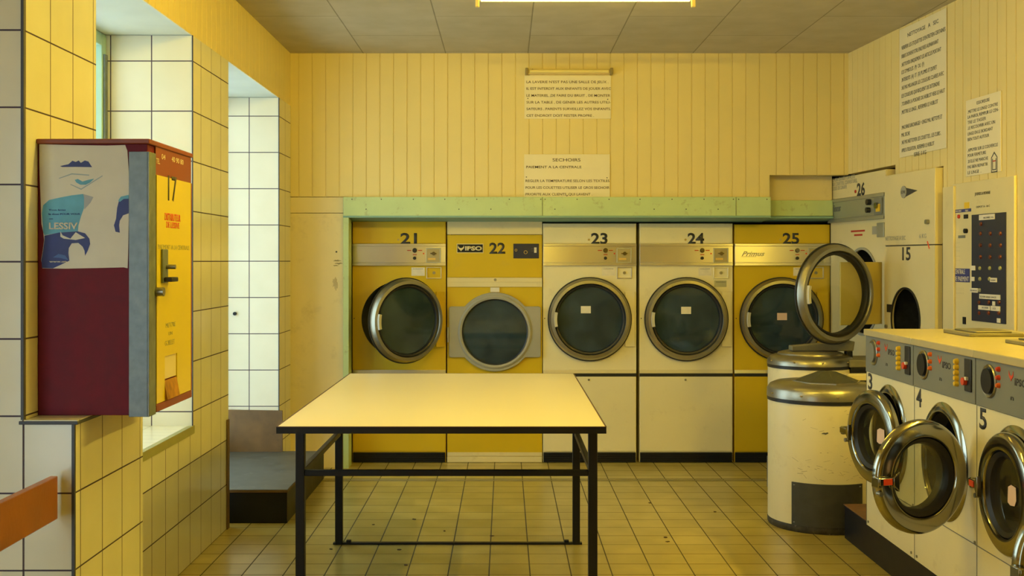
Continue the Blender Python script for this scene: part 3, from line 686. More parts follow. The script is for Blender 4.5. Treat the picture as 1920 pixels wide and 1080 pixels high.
# ------------------------------------------------------------------ signs
def sign(name, label, px0, px1, py0, py1, lines, dots, title_bold=True):
    x0, _, z1_ = P(px0, py0, YB); x1_, _, z0_ = P(px1, py1, YB); k = YB/F
    t = thing(name, label, 'sign', (x0, YB-.001, z0_))
    MB().box(0, x1_-x0, -.004, 0, 0, z1_-z0_).build('board', mat('cream_sign_board', (.84, .76, .52), .5, noise=.03), t, bevel=.001)
    lettering('text', [(tx, (a-px0)*k, (b-px0)*k, (py1-c)*k, cap*k) for (tx, a, b, c, cap) in lines], M_ink, t, y=-.0043, bold=.004)
    mb = MB()
    for (a, b) in dots: mb.cyl(((a-px0)*k, -.006, (py1-b)*k), .004, .003, 'y', 8)
    mb.build('screw', M_num, t)
q = lambda x: 960+x/3.859
w = lambda y: 110+y/3.859
sign('notice_board', 'upper lettered sign on the back wall beginning LA LAVERIE', q(90), q(716), w(122), w(435), [
 ("LA LAVERIE N'EST PAS UNE SALLE DE JEUX .", q(105), q(697), w(178), 4.6),
 ("IL EST INTERDIT AUX ENFANTS DE JOUER AVEC", q(105), q(715), w(226), 4.6),
 ("LE MATERIEL ,DE FAIRE DU BRUIT , DE MONTER", q(105), q(710), w(276), 4.6),
 ("SUR LA TABLE , DE GENER LES AUTRES UTILI-", q(105), q(714), w(325), 4.6),
 ("SATEURS . PARENTS SURVEILLEZ VOS ENFANTS.", q(105), q(714), w(373), 4.6),
 ("CET ENDROIT DOIT RESTER PROPRE .", q(105), q(592), w(421), 4.6)], [(q(115), w(289)), (q(692), w(295))])
sign('notice_board', 'lower lettered sign on the back wall headed SECHOIRS', q(88), q(708), w(692), w(1002), [
 ("SECHOIRS", q(293), q(495), w(744), 5.8),
 ("PAIEMENT A LA CENTRALE", q(103), q(502), w(793), 4.6),
 ("REGLER LA TEMPERATURE SELON LES TEXTILES", q(98), q(705), w(893), 4.6),
 ("POUR LES COUETTES UTILISER LE GROS SECHOIR", q(98), q(705), w(942), 4.6),
 ("PRIORITE AUX CLIENTS ,QUI LAVENT .", q(98), q(580), w(990), 4.6)], [(q(104), w(857)), (q(687), w(862)), (q(397), w(992))])
M_board2 = mat('cream_sign_board', (.84, .76, .52))
def wsign(label, pxa, pxb, pyt, pyb, lines, cap, extra=None):
    t, L_ = wallroot('notice_board', label, 'sign', pxa, .002)
    z1_ = L_(pxa, pyt)[1]; z0_ = L_(pxa, pyb)[1]
    t.location.z = z0_
    MB().box(0, L_(pxb, 300)[0], -.004, 0, 0, z1_-z0_).build('board', M_board2, t, bevel=.001)
    ls = []
    for (tx, xa, ya, xb) in lines:
        a = L_(xa, ya); b = L_(xb, ya); ls.append((tx, a[0], b[0], a[1]-z0_, cap))
    lettering('text', ls, M_num, t, y=-.0043, bold=.0)
    if extra: extra(t, L_, z0_)
X9 = 1691.7
wsign('tall lettered sign on the right wall headed NETTOYAGE A SEC', 1688, 1775.5, 57, 296, [
 ('NETTOYAGE   A   SEC', 1703, 69.5, 1761),
 ("VERIFIER LES ETIQUETTES D'ENTRETIEN CERTAINES", X9, 94, 1774), ('FIBRES DOIVENT ETRE ENLEVEES AUPARAVANT', X9, 110, 1761),
 ('.NETTOYER UNIQUEMENT LES ARTICLES PORTANT', X9, 125.5, 1766), ('LES SYMBOLES  (P)  OU  (F)', X9, 139.5, 1734), ('.INTERDITS  (A)  ET  (X) PLUMES ET DUVET', X9, 154, 1758),
 ('.NE PAS MELANGER LES COULEURS CLAIRES AVEC', X9, 169, 1771), ('LES COULEURS QUI RISQUENT DE DETEINDRE', X9, 184, 1763), ('.TOURNER LA POIGNEE DU HUBLOT VERS LE HAUT', X9, 199, 1773),
 ('.METTRE LE LINGE , REFERMER LE HUBLOT', X9, 214.5, 1760), ('.MACHINE SURCHARGEE = LINGE MAL NETTOYE ET', X9, 243, 1768), ('MAL SECHE', X9, 257, 1707),
 ('.NE PAS NETTOYER LES COUETTES , LES CUIRS .', X9, 271, 1766), ('APRES UTILISATION , REFERMER LE HUBLOT', X9, 286, 1753), ('SERIE  5 KG', 1715, 293.5, 1738)], .024)
def jug(t, L_, z0_):
    a = L_(1860, 325); b = L_(1871.5, 325); zt_ = L_(1860, 296)[1]-z0_; zb_ = L_(1860, 324)[1]-z0_; x0, x1 = a[0], b[0]
    mb = MB()
    for i, m_ in ((0, .0), (1, .012)):
        mb.box(x0+m_, x0+m_+.005, -.0052, -.004, zb_+m_, zt_-m_*.5).box(x1-m_-.005, x1-m_, -.0052, -.004, zb_+m_, zt_-m_*.5).box(x0+m_, x1-m_, -.0052, -.004, zb_+m_, zb_+m_+.005)
    mb.poly([(x0, zt_), ((x0+x1)/2, zt_+.03), (x1, zt_), (x1, zt_-.006), ((x0+x1)/2, zt_+.022), (x0, zt_-.006)], -.0052, -.004)
    mb.build('drawing', M_num, t, smooth=False)
    MB().box(x0+.014, x1-.014, -.0052, -.0041, zt_-.022, zt_-.016).build('drawing_line', M_redl, t, smooth=False)
X8 = 1816
wsign('small lettered sign on the right wall headed ESSOREUSE, above the payment console', 1813, 1878, 189, 331, [
 ('ESSOREUSE', 1833, 196, 1857), ('.METTRE LE LINGE CONTRE', X8, 213, 1872.5), ('LA PAROI, REMPLIR LE CEN-', X8, 223, 1874), ('TRE LE TASSER', X8, 233, 1850), ('.LE RECOUVRIR AVEC UN', X8, 243.5, 1867),
 ('LINGE EN LE BORDANT', X8, 254.5, 1863), ('BIEN TOUT AUTOUR', X8, 265, 1856), ('.APPUYER SUR LE COUVERCLE', X8, 285, 1872.5), ('POUR FERMETURE', X8, 295, 1850), ('.SI ELLE NE MARCHE', X8, 306, 1854),
 ('PAS BIEN REPARTIR', X8, 316.5, 1853.5), ('LE LINGE  .', X8, 327, 1841)], .0175, jug)
# ------------------------------------------------------------------ lamps
def batten(name, label, cx_, y, z, L_, m, axis_wall=False):
    t = thing(name, label, 'lamp', (cx_, y, z))
    if not axis_wall:
        MB().box(-L_/2+.01, L_/2-.01, -.03, .03, -.028, -.0005).build('housing', M_housing, t, bevel=.003)
        MB().lathe([(0, -L_/2+.02), (.013, -L_/2+.02), (.013, L_/2-.02), (0, L_/2-.02)], (0, 0, -.048), axis='x', n=20, closed=False).build('tube', m, t)
        for s_ in (-1, 1):
            MB().box(s_*L_/2-.011, s_*L_/2+.011, -.011, .011, -.093, -.0005).build('lamp_holder', M_housing, t, bevel=.004)
    else:
        MB().box(-L_/2, L_/2, -.03, -.001, -.018, .018).build('housing', M_housing, t, bevel=.003)
        MB().lathe([(0, -L_/2+.02), (.013, -L_/2+.02), (.013, L_/2-.02), (0, L_/2-.02)], (0, -.045, 0), axis='x', n=20, closed=False).build('tube', m, t)
        for s_ in (-1, 1):
            MB().box(s_*L_/2-.010, s_*L_/2+.010, -.065, -.001, -.022, .022).build('lamp_holder', mat('browned_plastic', (.3, .22, .07), .5), t, bevel=.004)
        MB().cyl((-L_/2+.04, -.05, .004), .011, .02, 'y', 14).build('starter', M_brown, t)
    return t
Yt = 6.25
batten('tube_light', 'glowing yellow fluorescent tube light on the ceiling at the top of the photo', (1097.5-VX)*Yt/F, Yt, H, 405*Yt/F, M_tube)
batten('tube_light', 'added fill tube light on the ceiling, out of view, brightening the table', -.10, 3.98, H, 1.2, M_tube3)  # out-of-view tube added to brighten the table top
wl = batten('tube_light', 'fluorescent tube light high on the right wall above the nearer washers', 0, 0, 2.60, 1.5, M_tube2, True)
wl.location = (WX(4.2)-.004, 4.2, 2.72); wl.rotation_euler = (0, 0, thw)
x_, _, z_ = P(1066.5, 135.5, YB)
batten('tube_light', 'short unlit tube lamp on the back wall above the LA LAVERIE sign', x_, YB, z_, 158*YB/F, M_tubeoff, True)

# ------------------------------------------------------------------ folding table
TX0, TX1, TY0, TY1, TH = -.883, .391, 4.424, 6.52, .83
t = thing('work_table', 'large cream laminate work table on a black steel frame in the middle of the floor', 'table', ((TX0+TX1)/2, (TY0+TY1)/2, 0))
ox, oy = (TX0+TX1)/2, (TY0+TY1)/2
hw, hl = (TX1-TX0)/2, (TY1-TY0)/2
tp = MB().box(-hw+.004, hw-.004, -hl+.004, hl-.004, TH-.02, TH).build('table_top', M_lam, t, bevel=.001)
MB().box(-hw, hw, -hl, -hl+.004, TH-.027, TH-.0015).box(-hw, hw, hl-.004, hl, TH-.027, TH-.0015).box(-hw, -hw+.004, -hl+.004, hl-.004, TH-.027, TH-.0015).box(hw-.004, hw, -hl+.004, hl-.004, TH-.027, TH-.0015).box(-hw+.004, hw-.004, -hl+.004, hl-.004, TH-.027, TH-.0205).build('table_edge', M_blackp, tp, smooth=False)
MB().box(-hw-.001, hw+.001, -hl-.001, -hl+.005, TH-.002, TH+.0006).box(-hw-.001, -hw+.005, -hl, hl, TH-.002, TH+.0006).box(hw-.005, hw+.001, -hl, hl, TH-.002, TH+.0006).box(-hw, hw, hl-.005, hl+.001, TH-.002, TH+.0006).build('edge_banding', M_lamedge, tp, smooth=False)
yf, yr = 4.83-oy, 5.95-oy
lx = hw-.022
for (sx_, yy) in ((-1, yf), (1, yf), (-1, yr), (1, yr)):
    MB().box(sx_*lx-.019, sx_*lx+.019, yy-.019, yy+.019, 0, TH-.027).build('leg', M_blackp, t, bevel=.003)
fr = MB()
for yy in (yf, yr): fr.box(-lx+.019, lx-.019, yy-.014, yy+.014, TH-.085, TH-.03)
for s_ in (-1, 1): fr.box(s_*lx-.014, s_*lx+.014, yf+.019, yr-.019, TH-.085, TH-.03)
fr.build('apron', M_blackp, t, bevel=.002)
fr = MB(); fr.box(-lx+.019, lx-.019, yf-.012, yf+.012, .565, .59)
fr.build('stretcher', M_blackp, t, bevel=.002)
for s_ in (-1, 1): MB().box(s_*lx-.012, s_*lx+.012, yf+.019, yr-.019, .565, .59).build('side_rail', M_blackp, t, bevel=.002)
fr = MB().box(-lx-.03, lx+.03, yr-.016, yr+.016, 0, .010)
for s_ in (-1, 1): fr.box(s_*(lx-.05)-.012, s_*(lx-.05)+.012, yr-.012, yr+.012, .01, .022)
fr.build('floor_bar', M_blackp, t, bevel=.002)

# ------------------------------------------------------------------ spin extractors
def extractor(label, cxp, cy, R, zb, zr, seed, cone):
    t = thing('spin_extractor', label, 'spin dryer', (cxp, cy, 0))
    MB().lathe([(R*1.0, .03), (R, zb), (R-.01, zb)], closed=False, axis='z', n=72).build('drum_body', M_white, t)
    MB().lathe([(0, 0), (R*.985, 0), (R*1.008, .012), (R*1.008, .034), (R*.985, .05), (0, .05)], closed=False, axis='z', n=72).build('base_ring', mat('grimy_base', (.05, .045, .03), .6, noise=.6, nscale=30, dirt=(.5, .45, .3), dirt_amt=.8, dscale=20), t)
    MB().lathe([(R*1.0, zb-.014), (R*1.012, zb-.014), (R*1.012, zb+.004), (R*1.0, zb+.004)], axis='z', n=72).build('lid_seal', M_black, t)
    lid = MB().lathe([(0, zr+.012), (R*.55, zr+.010), (R*.86, zr), (R*.96, zr-.012), (R*1.015, zr-.035), (R*1.02, zb+.006), (R*1.0, zb+.002), (0, zb+.002)], closed=False, axis='z', n=72).build('lid', M_steel, t)
    for a in (-2.9, -2.2, -1.55, -.85, -.2):
        MB().cyl((R*1.02*cos(a), R*1.02*sin(a), zb+.028), .007, .006, 'z', 10).build('rivet', M_brass, lid)
    return t, lid
t, lid = extractor('big white spin dryer drum with a cone lid and dark plate low on its front', 1.774, 6.43, .294, .707, .792, 1, True)
MB().lathe([(.175, .797), (.178, .803), (.05, .853), (0, .856)], (.02, -.03, 0), axis='z', n=8, closed=False).build('lid_cone', mat('dark_olive_plastic', (.05, .053, .036), .45, noise=.15), lid, smooth=False)
MB().lathe([(.18, .796), (.19, .796), (.19, .803), (.18, .803)], (.02, -.03, 0), axis='z', n=8).build('cone_rim', M_steel, lid, smooth=False)
MB().box(.14, .33, -.02, .05, .80, .835).build('lid_arm', M_cream, lid, bevel=.004)
a0, a1 = radians(-90-47), radians(-90+30)
pl = MB().lathe([(.294, .038), (.299, .038), (.299, .271), (.294, .271)], axis='z', n=24, a0=a0, a1=a1).build('access_plate', mat('dark_grey_plate', (.05, .052, .045), .5, noise=.2, nscale=20), t)
for (aa, zz) in ((a0+.06, .255), (a1-.06, .255), (a0+.06, .054), (a1-.06, .054)):
    MB().lathe([(0, 0), (.006, 0), (.005, .004), (0, .004)], (.300*cos(aa), .300*sin(aa), zz), 'z', 10, closed=False).build('plate_screw', M_steel, pl)
# scratches on the drum
rs = random.Random(5); sc = MB()
for k in range(46):
    a = radians(-90)+rs.uniform(-.9, .85); z = rs.choice((rs.uniform(.27, .45), rs.uniform(.30, .40), rs.uniform(.1, .68))); dl = rs.uniform(.01, .05); sl = rs.uniform(-.02, .012); R_ = .2945; wd = rs.uniform(.0006, .0016)
    p0 = (R_*cos(a), R_*sin(a)); p1 = (R_*cos(a+dl/R_), R_*sin(a+dl/R_))
    sc.face(((p0[0], p0[1], z), (p1[0], p1[1], z+sl), (p1[0], p1[1], z+sl+wd), (p0[0], p0[1], z+wd)))
sc.build('scratches', mat('dark_scratch', (.18, .14, .07), .8), t, smooth=False)
blot('paint_chip', mat('bare_metal_chip', (.12, .12, .1), .6), t, -.058, .545, .045, .014, -.2905, seed=4, rough=.6)

t, lid = extractor('smaller white spin dryer drum behind the cone-lidded one, with a metal arm over its lid', 1.965, 7.38, .268, .803, .868, 2, False)
MB().lathe([(0, .895), (.17, .890), (.205, .880), (.21, .868), (0, .868)], axis='z', n=48, closed=False).build('inner_lid', M_steel, lid)
arm = MB().hexa(((-.13, -.045, .893), (.26, -.06, .893), (.26, .06, .893), (-.13, .045, .893), (-.13, -.045, .925), (.27, -.06, .955), (.27, .06, .955), (-.13, .045, .925))).build('lid_arm', mat('olive_cast_metal', (.22, .20, .12), .5, noise=.2), lid, bevel=.006)
MB().hexa(((.10, -.05, .945), (.22, -.05, .955), (.22, .03, .955), (.10, .03, .945), (.10, -.05, .958), (.20, -.05, .985), (.20, .03, .985), (.10, .03, .958))).build('handle', M_black, arm, bevel=.005)
MB().box(.215, .255, -.06, .0, .83, .893).build('latch_post', M_blackp, arm, bevel=.004)
mb = MB().box(.20, .40, -.20, .12, .0, .80).build('motor_housing', M_blackp, t, bevel=.006)
MB().box(.19, .40, -.21, .13, .801, .85).build('housing_cap', mat('olive_cast_metal', (.22, .20, .12)), mb, bevel=.008)
MB().box(-.285, -.255, -.10, -.02, .02, .22).build('foot_bracket', M_galv, t, bevel=.003)
blot('paint_chip', mat('bare_metal_chip', (.12, .12, .1), .6), t, -.168, .715, .05, .035, -.2115, seed=9, rough=.6)

# ------------------------------------------------------------------ washers
pt = thing('machine_plinth', 'long black plinth under the row of washing machines', 'plinth', (1.80, 2.9, 0))
MB().box(0, .64, 0, 3.18, 0, .175).build('plinth_block', M_blackp, pt, bevel=.003)
MB().box(-.004, .644, 2.72, 3.185, .175, .180).build('plinth_top', mat('rusty_brown_sheet', (.20, .10, .04), .6, noise=.3, nscale=12), pt, smooth=False)
WW = .656
M_wsticker = M_pink
def washer(no, yfar, label, phi, sticker):
    t = thing('washing_machine', label, 'washing machine', (1.77, yfar, .18), -pi/2, 'front-loading washing machines in a row on the right')
    z0 = -.18
    cx_, cz_ = .338, .662+z0
    hb = .928+z0; ht = 1.105+z0
    sh = MB(); t_ = .012
    sh.plate_hole(.002, WW-.002, .0, hb, cx_, cz_, .195, 0, t_)
    sh.box(.002, .008, t_, .66, 0, ht).box(WW-.008, WW-.002, t_, .66, 0, ht).box(.008, WW-.008, .654, .66, 0, ht).box(.008, WW-.008, t_, .654, 0, .006)
    sh.build('cabinet', M_white, t, smooth=False)
    MB().box(.002, WW-.002, -.002, 0, .402+z0-.0015, .402+z0+.0015).box(.001, .0025, -.002, .01, 0, hb).build('panel_seam', M_grey, t, smooth=False)
    MB().lathe([(.194, -.004), (.200, -.016), (.222, -.014), (.238, -.002), (.238, 0), (.194, 0)], (cx_, 0, cz_)).build('door_frame', M_chrome, t)
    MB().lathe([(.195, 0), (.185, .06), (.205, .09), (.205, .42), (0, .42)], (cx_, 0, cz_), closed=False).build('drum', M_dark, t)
    cp = MB().box(.004, WW-.004, -.006, .012, hb+.002, ht).build('control_panel', M_grey, t, bevel=.002)
    MB().box(0, WW, -.016, .67, ht+.001, 1.137+z0).build('top_slab', mat('worn_cream_top', (.52, .45, .25), .3, noise=.05), t, bevel=.004)
    tb = MB().box(.30, .60, .26, .50, 1.137+z0, 1.152+z0).box(.33, .57, .30, .46, 1.152+z0, 1.160+z0).build('soap_hatch', mat('smoky_olive_hatch', (.22, .20, .12), .3, noise=.2), t, bevel=.003)
    # dial
    dl = MB().lathe([(.050, -.010), (.058, -.014), (.062, -.010), (.062, -.006), (.050, -.006)], (.126, 0, 1.032+z0), n=40).build('dial', M_steel, cp)
    MB().cyl((.126, -.020, 1.032+z0), .046, .014, 'y', 32).build('dial_knob', M_blackp if no != 3 else M_grey, dl)
    for zz in (1.083, 1.053, 1.025): MB().lathe([(0, -.020), (.006, -.019), (.009, -.013), (.010, -.006), (0, -.006)], (.209, 0, zz+z0), n=16, closed=False).build('lamp_button', M_ora if (no == 4 or zz < 1.04) else M_red, cp)
    fox('logo_mark', M_red, cp, .305, 1.068+z0, .034, .036, -.0075)
    lettering('logo_text', [('IPSO', .332, .42, 1.040+z0, .024)], M_num, cp, y=-.0062, bold=.03)
    lettering('load_mark', [('n', .30, .325, .985+z0, .018)], M_num, cp, y=-.0062, bold=.02)
    for zz in (1.078, 1.056, 1.034, 1.013, .991): MB().lathe([(0, -.024), (.008, -.022), (.011, -.015), (.0115, -.006), (0, -.006)], (.489, 0, zz+z0), n=16, closed=False).build('program_button', M_ylb, cp)
    lettering('button_text', [('- -', .455, .472, zz+z0-.004, .006) for zz in (1.078, 1.056, 1.034, 1.013, .991)], M_num, cp, y=-.0062)
    sl = MB().box(.563, .627, -.012, -.006, .972+z0, 1.096+z0).build('coin_slot', M_black, cp, bevel=.004)
    MB().cyl((.580, -.026, 1.010+z0), .015, .014, 'y', 20).build('coin_button', M_red, sl)
    MB().box(.588, .606, -.022, -.012, 1.016+z0, 1.028+z0).build('coin_tab', M_paper, sl, smooth=False)
    lettering('number', [(str(no), .024, .088, .848+z0, .076)], M_num, t, y=-.0006, bold=.02)
    for (xx, zz) in ((.03, .20), (.62, .20), (.64, .41)): MB().cyl((xx, -.004, zz+z0), .006, .004, 'y', 10).build('screw', M_steel, t)
    # door
    R = .214; hx_ = cx_+R+.012; c = (-(R+.012), 0, 0)
    d = MB().lathe([(.146, -.020), (.149, -.036), (.153, -.042), (.159, -.044), (.163, -.044), (.196, -.041), (.200, -.040), (.207, -.035), (.212, -.028), (R, -.020), (R, -.006), (.146, -.006)], c).build('door', M_chrome, t, loc=(hx_, -.014, cz_), rotz=phi)
    MB().lathe([(.122, -.006), (.130, -.026), (.146, -.036), (.150, -.020), (.150, .03), (.122, .03)], c).build('gasket', M_black, d)
    MB().lathe([(.124, -.008), (.118, .02), (.105, .055), (.06, .075), (0, .08)], c, closed=False).lathe([(0, -.006), (.124, -.010)], c, closed=False).build('glass', G_wash, d)
    MB().lathe([(.145, .0), (.18, .0), (.18, .012), (.145, .012)], c).build('inner_ring', M_steel, d)
    xh = c[0]-R
    hd = MB().box(xh-.012, xh+.055, -.066, -.048, -.012, .016).hexa(((xh+.050, -.068, -.014), (xh+.075, -.07, -.038), (xh+.075, -.05, -.038), (xh+.050, -.05, -.014), (xh+.050, -.068, .016), (xh+.075, -.07, .038), (xh+.075, -.05, .038), (xh+.050, -.05, .016))).box(xh-.014, xh+.004, -.06, -.02, -.02, .018).build('handle', M_chrome, d, bevel=.003)
    if no != 3: MB().box(xh+.004, xh+.042, -.0685, -.0655, -.009, .013).build('handle_insert', M_red, hd, smooth=False)
    MB().cyl((xh+.008, -.05, -.045), .009, .02, 'y', 14).build('catch', M_steel, d)
    if sticker:
        MB().poly([(c[0]+sticker[0]+a*.033, sticker[1]+b*.036) for a, b in ((-1, -.8), (-.4, -1), (.6, -.9), (1, -.3), (.9, .9), (-.2, 1), (-.9, .7))], -.0135, -.0125).build('sticker', M_pink, d, smooth=False)
    return t
washer(3, 5.613, 'white washing machine numbered 3, farthest of the row, door slightly open', radians(12), (.055, .01))
washer(4, 4.957, 'white washing machine numbered 4 with wide chrome door hanging wide open', radians(112), None)
washer(5, 4.301, 'white washing machine numbered 5 with its chrome door closed', 0, (.02, .0))
washer(6, 3.645, 'washing machine nearest the viewer, of which only an open chrome door edge shows', radians(100), None)

# ------------------------------------------------------------------ detergent dispenser
DZ = .966; DX_ = -1.164; DY = 3.74
t = thing('detergent_dispenser', 'maroon and yellow wall detergent dispenser numbered 17 with a torn poster on its side', 'detergent dispenser', (DX_, DY, DZ), pi/2)
def D(px, py):
    Y = F*(-DX_)/(VX-px); return Y-DY, EYE-(py-HY)*Y/F-DZ
BW, BD, BH = .50, .36, .885
MB().box(.0, BW, .002, BD, 0, BH).build('body', M_maroon, t, bevel=.002)
MB().box(-.012, BW+.008, -.008, BD, BH, BH+.016).build('cap', M_maroonb, t, bevel=.003)
gx = .070
MB().box(-.004, gx, -.004, .0015, -.005, BH-.025).box(-.004, -.0005, .0015, .062, -.005, BH-.025).build('corner_guard', M_galv, t, bevel=.001, label='galvanised steel corner guard')
MB().box(gx, BW, -.003, .002, .79, BH-.001).build('header_panel', M_maroonb, t, smooth=False)
yd = MB(); zy0, zy1 = .028, .79
sa = D(305.7, 700); sb = D(329, 700); ztp, zbt = 1.145-DZ, .997-DZ
x0_, x1_ = gx+.002, BW-.014
yd.box(x0_, sa[0], -.006, .001, zy0, zy1).box(sb[0], x1_, -.006, .001, zy0, zy1).box(sa[0], sb[0], -.006, .001, ztp, zy1).box(sa[0], sb[0], -.006, .001, zy0, zbt)
ydo = yd.build('door_panel', M_yd, t, smooth=False, label='bright yellow door panel')
MB().box(sa[0], sb[0], -.002, .0015, (ztp+zbt)/2-.005, ztp).build('dispensing_flap', M_cream, ydo, smooth=False)
MB().hexa(((sa[0], -.016, zbt), (sb[0], -.016, zbt), (sb[0], .001, zbt), (sa[0], .001, zbt), (sa[0], -.004, (ztp+zbt)/2-.01), (sb[0], -.004, (ztp+zbt)/2-.01), (sb[0], .001, (ztp+zbt)/2-.01), (sa[0], .001, (ztp+zbt)/2-.01))).build('dispensing_cup', M_rust, ydo, smooth=False)
MB().box(gx, BW, -.006, .001, 0, .026).build('bottom_rail', M_maroonb, t, bevel=.002)
MB().box(BW-.012, BW, -.006, .001, .026, .79).build('edge_rail', M_maroonb, t, smooth=False)
def dl_(txt, xa, ya, xb, cap): a = D(xa, ya); b = D(xb, ya); m_ = D((xa+xb)/2, ya); return (txt, a[0], b[0], m_[1], cap)
lettering('number', [dl_('17', 311.5, 376.5, 328, .086)], M_num, ydo, y=-.0062, bold=.01)
lettering('red_lettering', [dl_('DISTRIBUTEUR', 305.4, 414, 335, .024), dl_('DE LESSIVE', 308.5, 427.5, 333, .02)], M_red, ydo, y=-.0062, bold=.02)
lettering('lettering', [dl_('PAIEMENT A LA CENTRALE', 292.5, 468, 352, .016), dl_('METTRE', 307.5, 613, 325.7, .016), dl_('UN', 312.7, 628, 319.7, .012), dl_('GOBELET', 306, 646.5, 324, .017)], M_olive, ydo, y=-.0062)
lettering('phone_lettering', [dl_('TEL.', 291, 307, 298, .018), dl_('04', 301, 299, 308, .018), dl_('40 90 80', 320, 306, 342, .018)], M_paper, t, y=-.0034)
a = D(298, 531); b = D(308, 470)
hl_ = MB().box(a[0], b[0], -.014, -.006, a[1], b[1]+.004).build('lock_plate', M_galv, ydo, bevel=.002)
MB().cyl((b[0]-.02, -.045, a[1]+.055), .008, .03, 'y', 14).build('lock_pin', M_steel, hl_)
MB().box(a[0]+.01, b[0]+.03, -.04, -.014, a[1]+.004, a[1]+.02).build('lock_lever', M_black, hl_, bevel=.003)
MB().cyl((.073, -.03, D(291, 547)[1]), .015, .025, 'y', 20).build('key_knob', M_steel, t)
# poster on the side (side plane faces the viewpoint: frame rotated back to world axes)
ps = thing('torn_poster', 'torn white poster with blue remains stuck on the side of the maroon dispenser', 'poster', (-1.5145, DY-.0005, 1.447))
kP = DY/F
def pp(cx_, cy_): return ((60+cx_/4-VX)*kP+1.5145, (EYE-(250+cy_/4-HY)*kP)-1.447)
outline = [(55, 82), (300, 88), (560, 92), (700, 88), (716, 130), (728, 300), (728, 600), (722, 900), (718, 1012), (690, 1005), (500, 1010), (250, 1015), (80, 1012), (70, 950), (82, 880), (92, 800), (86, 740), (72, 680), (66, 500), (58, 300)]
MB().poly([pp(*q_) for q_ in outline], -.0012, 0).build('paper', M_post, ps, smooth=False)
def pat(name, pts, m, y): MB().poly([pp(*q_) for q_ in pts], y, y+.0004).build(name, m, ps, smooth=False)
pat('blue_print', [(76, 600), (85, 540), (130, 500), (220, 480), (300, 465), (385, 455), (392, 480), (392, 560), (370, 620), (350, 690), (345, 738), (200, 745), (95, 765), (86, 740)], M_lb, -.0017)
pat('faded_print', [(300, 470), (385, 455), (462, 478), (440, 520), (395, 570), (390, 500)], mat('poster_faded_blue', (.42, .46, .52), .6, noise=.1), -.0016)
pat('navy_print', [(95, 768), (200, 745), (345, 735), (400, 750), (432, 790), (438, 830), (420, 880), (400, 918), (396, 880), (382, 850), (350, 822), (300, 825), (278, 860), (275, 900), (282, 955), (220, 985), (160, 1012), (78, 1010), (72, 950), (85, 880), (95, 800)], M_db, -.0020)
pat('navy_print', [(655, 500), (690, 470), (727, 468), (727, 600), (685, 615), (660, 655), (655, 690), (660, 745), (628, 738), (616, 690), (632, 640), (640, 560)], M_db, -.0017)
pat('blue_print', [(648, 505), (668, 475), (727, 462), (727, 490), (690, 492), (660, 515)], M_lb, -.0021)
pat('navy_print', [(212, 246), (275, 232), (305, 206), (330, 215), (352, 204), (368, 222), (398, 204), (425, 212), (452, 254), (330, 252), (230, 253)], M_db, -.0017)
pat('blue_print', [(322, 350), (345, 342), (380, 362), (420, 350), (468, 340), (440, 368), (405, 386), (365, 386), (335, 370)], M_lb, -.0017)
for (a_, b_, c_2) in (((205, 335), (300, 300), (430, 310)), ((290, 380), (370, 415), (530, 315))):
    pts = [a_, b_, c_2, (c_2[0], c_2[1]+8), (b_[0], b_[1]+9), (a_[0], a_[1]+6)]; pat('thin_print', pts, mat('poster_grey_blue', (.35, .45, .5), .6), -.0016)
pat('white_wisp', [(215, 735), (232, 765), (290, 790), (330, 742), (400, 785), (330, 800), (240, 790), (215, 775)], M_post, -.0023)
pat('blue_print', [(160, 930), (200, 905), (250, 915), (275, 950), (215, 935)], mat('poster_mid_blue', (.05, .12, .4), .5), -.0024)
def pl_(txt, xa, xb, yb, cap): a = pp(xa, yb); b = pp(xb, yb); return (txt, a[0], b[0], a[1], cap*kP/4)
lettering('poster_text', [pl_('LESSIV', 130, 345, 718, 48), pl_('www.un', 132, 262, 968, 14)], M_post, ps, y=-.0024, bold=.03)
lettering('small_poster_text', [pl_('Vous lavez', 128, 255, 580, 12), pl_('la dose POUR VOUS', 128, 362, 612, 13), pl_('une', 132, 160, 645, 10)], M_db, ps, y=-.0022, bold=.01)

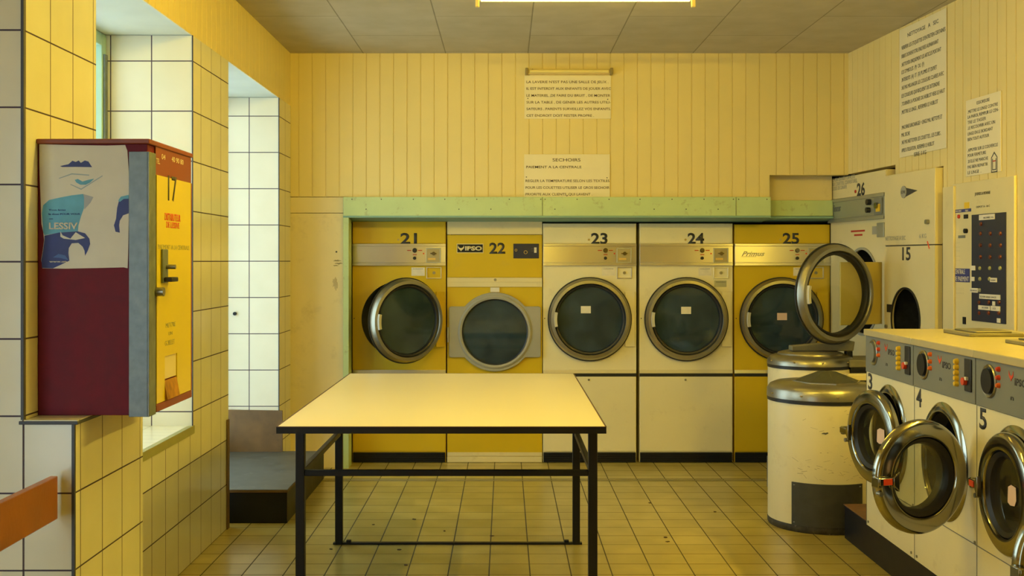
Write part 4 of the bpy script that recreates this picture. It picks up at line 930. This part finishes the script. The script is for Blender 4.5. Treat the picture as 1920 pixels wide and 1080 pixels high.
# ------------------------------------------------------------------ wooden bench, step platform
t = thing('wooden_bench', 'orange varnished wooden bench back rail at the lower left edge', 'bench', (-1.43, 2.6, 0))
MB().box(.006, .030, -.95, .99, .662, .797).build('backrest_rail', M_wood, t, bevel=.003)
for y_ in (-.7, .3): MB().box(-.034, .006, y_-.03, y_+.03, 0, .77).build('post', M_wood, t, bevel=.003)
MB().box(.0065, .40, -.95, .55, .40, .43).build('seat', M_wood, t, bevel=.004)
for y_ in (-.7, .3): MB().box(.34, .38, y_-.03, y_+.03, 0, .40).build('leg', M_wood, t, bevel=.003)
t = thing('step_platform', 'low black step platform with worn grey top in the second window recess', 'platform', (-1.57, 7.1, 0))
MB().box(-.36, .349, -.68, .625, 0, .172).build('platform_box', M_blackp, t, bevel=.003)
MB().box(-.365, .353, -.685, .625, .173, .186).build('brown_edge', M_brown, t, smooth=False)
MB().box(-.362, .350, -.682, .622, .1865, .189).build('worn_top', M_lino, t, smooth=False)
bb = MB().hexa(((-.33, .59, .1895), (.077, .59, .1895), (.077, .608, .1895), (-.33, .608, .1895), (-.33, .608, .468), (.072, .608, .462), (.072, .624, .462), (-.33, .624, .468))).build('brown_board', M_brown, smooth=False)
bb.location = (-1.57, 7.1, 0)
tag(bb, 'stained brown board leaning on the tiles at the back of the step platform', 'board')
tag(MB().box(XL-.002+.004, XL+.008, 6.27, 6.315, .0, .60).build('wood_offcut', M_brown, bevel=.001), 'narrow brown wooden strip standing at the pier corner beside the step platform', 'wood strip')
# debris specks on the floor
sp = MB(); rr = random.Random(3)
for (px, py) in ((833, 996), (776, 974), (855, 1017), (922, 1005), (1248, 1008), (1252, 1016), (1219, 943), (1083, 1003), (748, 1031), (700, 984), (1340, 960), (620, 1030), (560, 1000), (760, 1060)):
    Y = F*EYE/(py-HY); x = (px-VX)*Y/F; n = 6; pts = [(x+rr.uniform(.004, .014)*cos(2*pi*i/n), Y+rr.uniform(.004, .014)*sin(2*pi*i/n)) for i in range(n)]
    lo = [sp.bm.verts.new((a, b, .0003)) for a, b in pts]; hi = [sp.bm.verts.new((a, b, .003)) for a, b in pts]
    sp.bm.faces.new(lo); sp.bm.faces.new(hi)
    for i in range(n): j = (i+1) % n; sp.bm.faces.new((lo[i], lo[j], hi[j], hi[i]))
tag(sp.build('floor_debris', mat('brown_debris', (.08, .045, .02), .8), smooth=False), 'small dark specks of dirt scattered over the floor tiles', 'debris', kind='stuff')
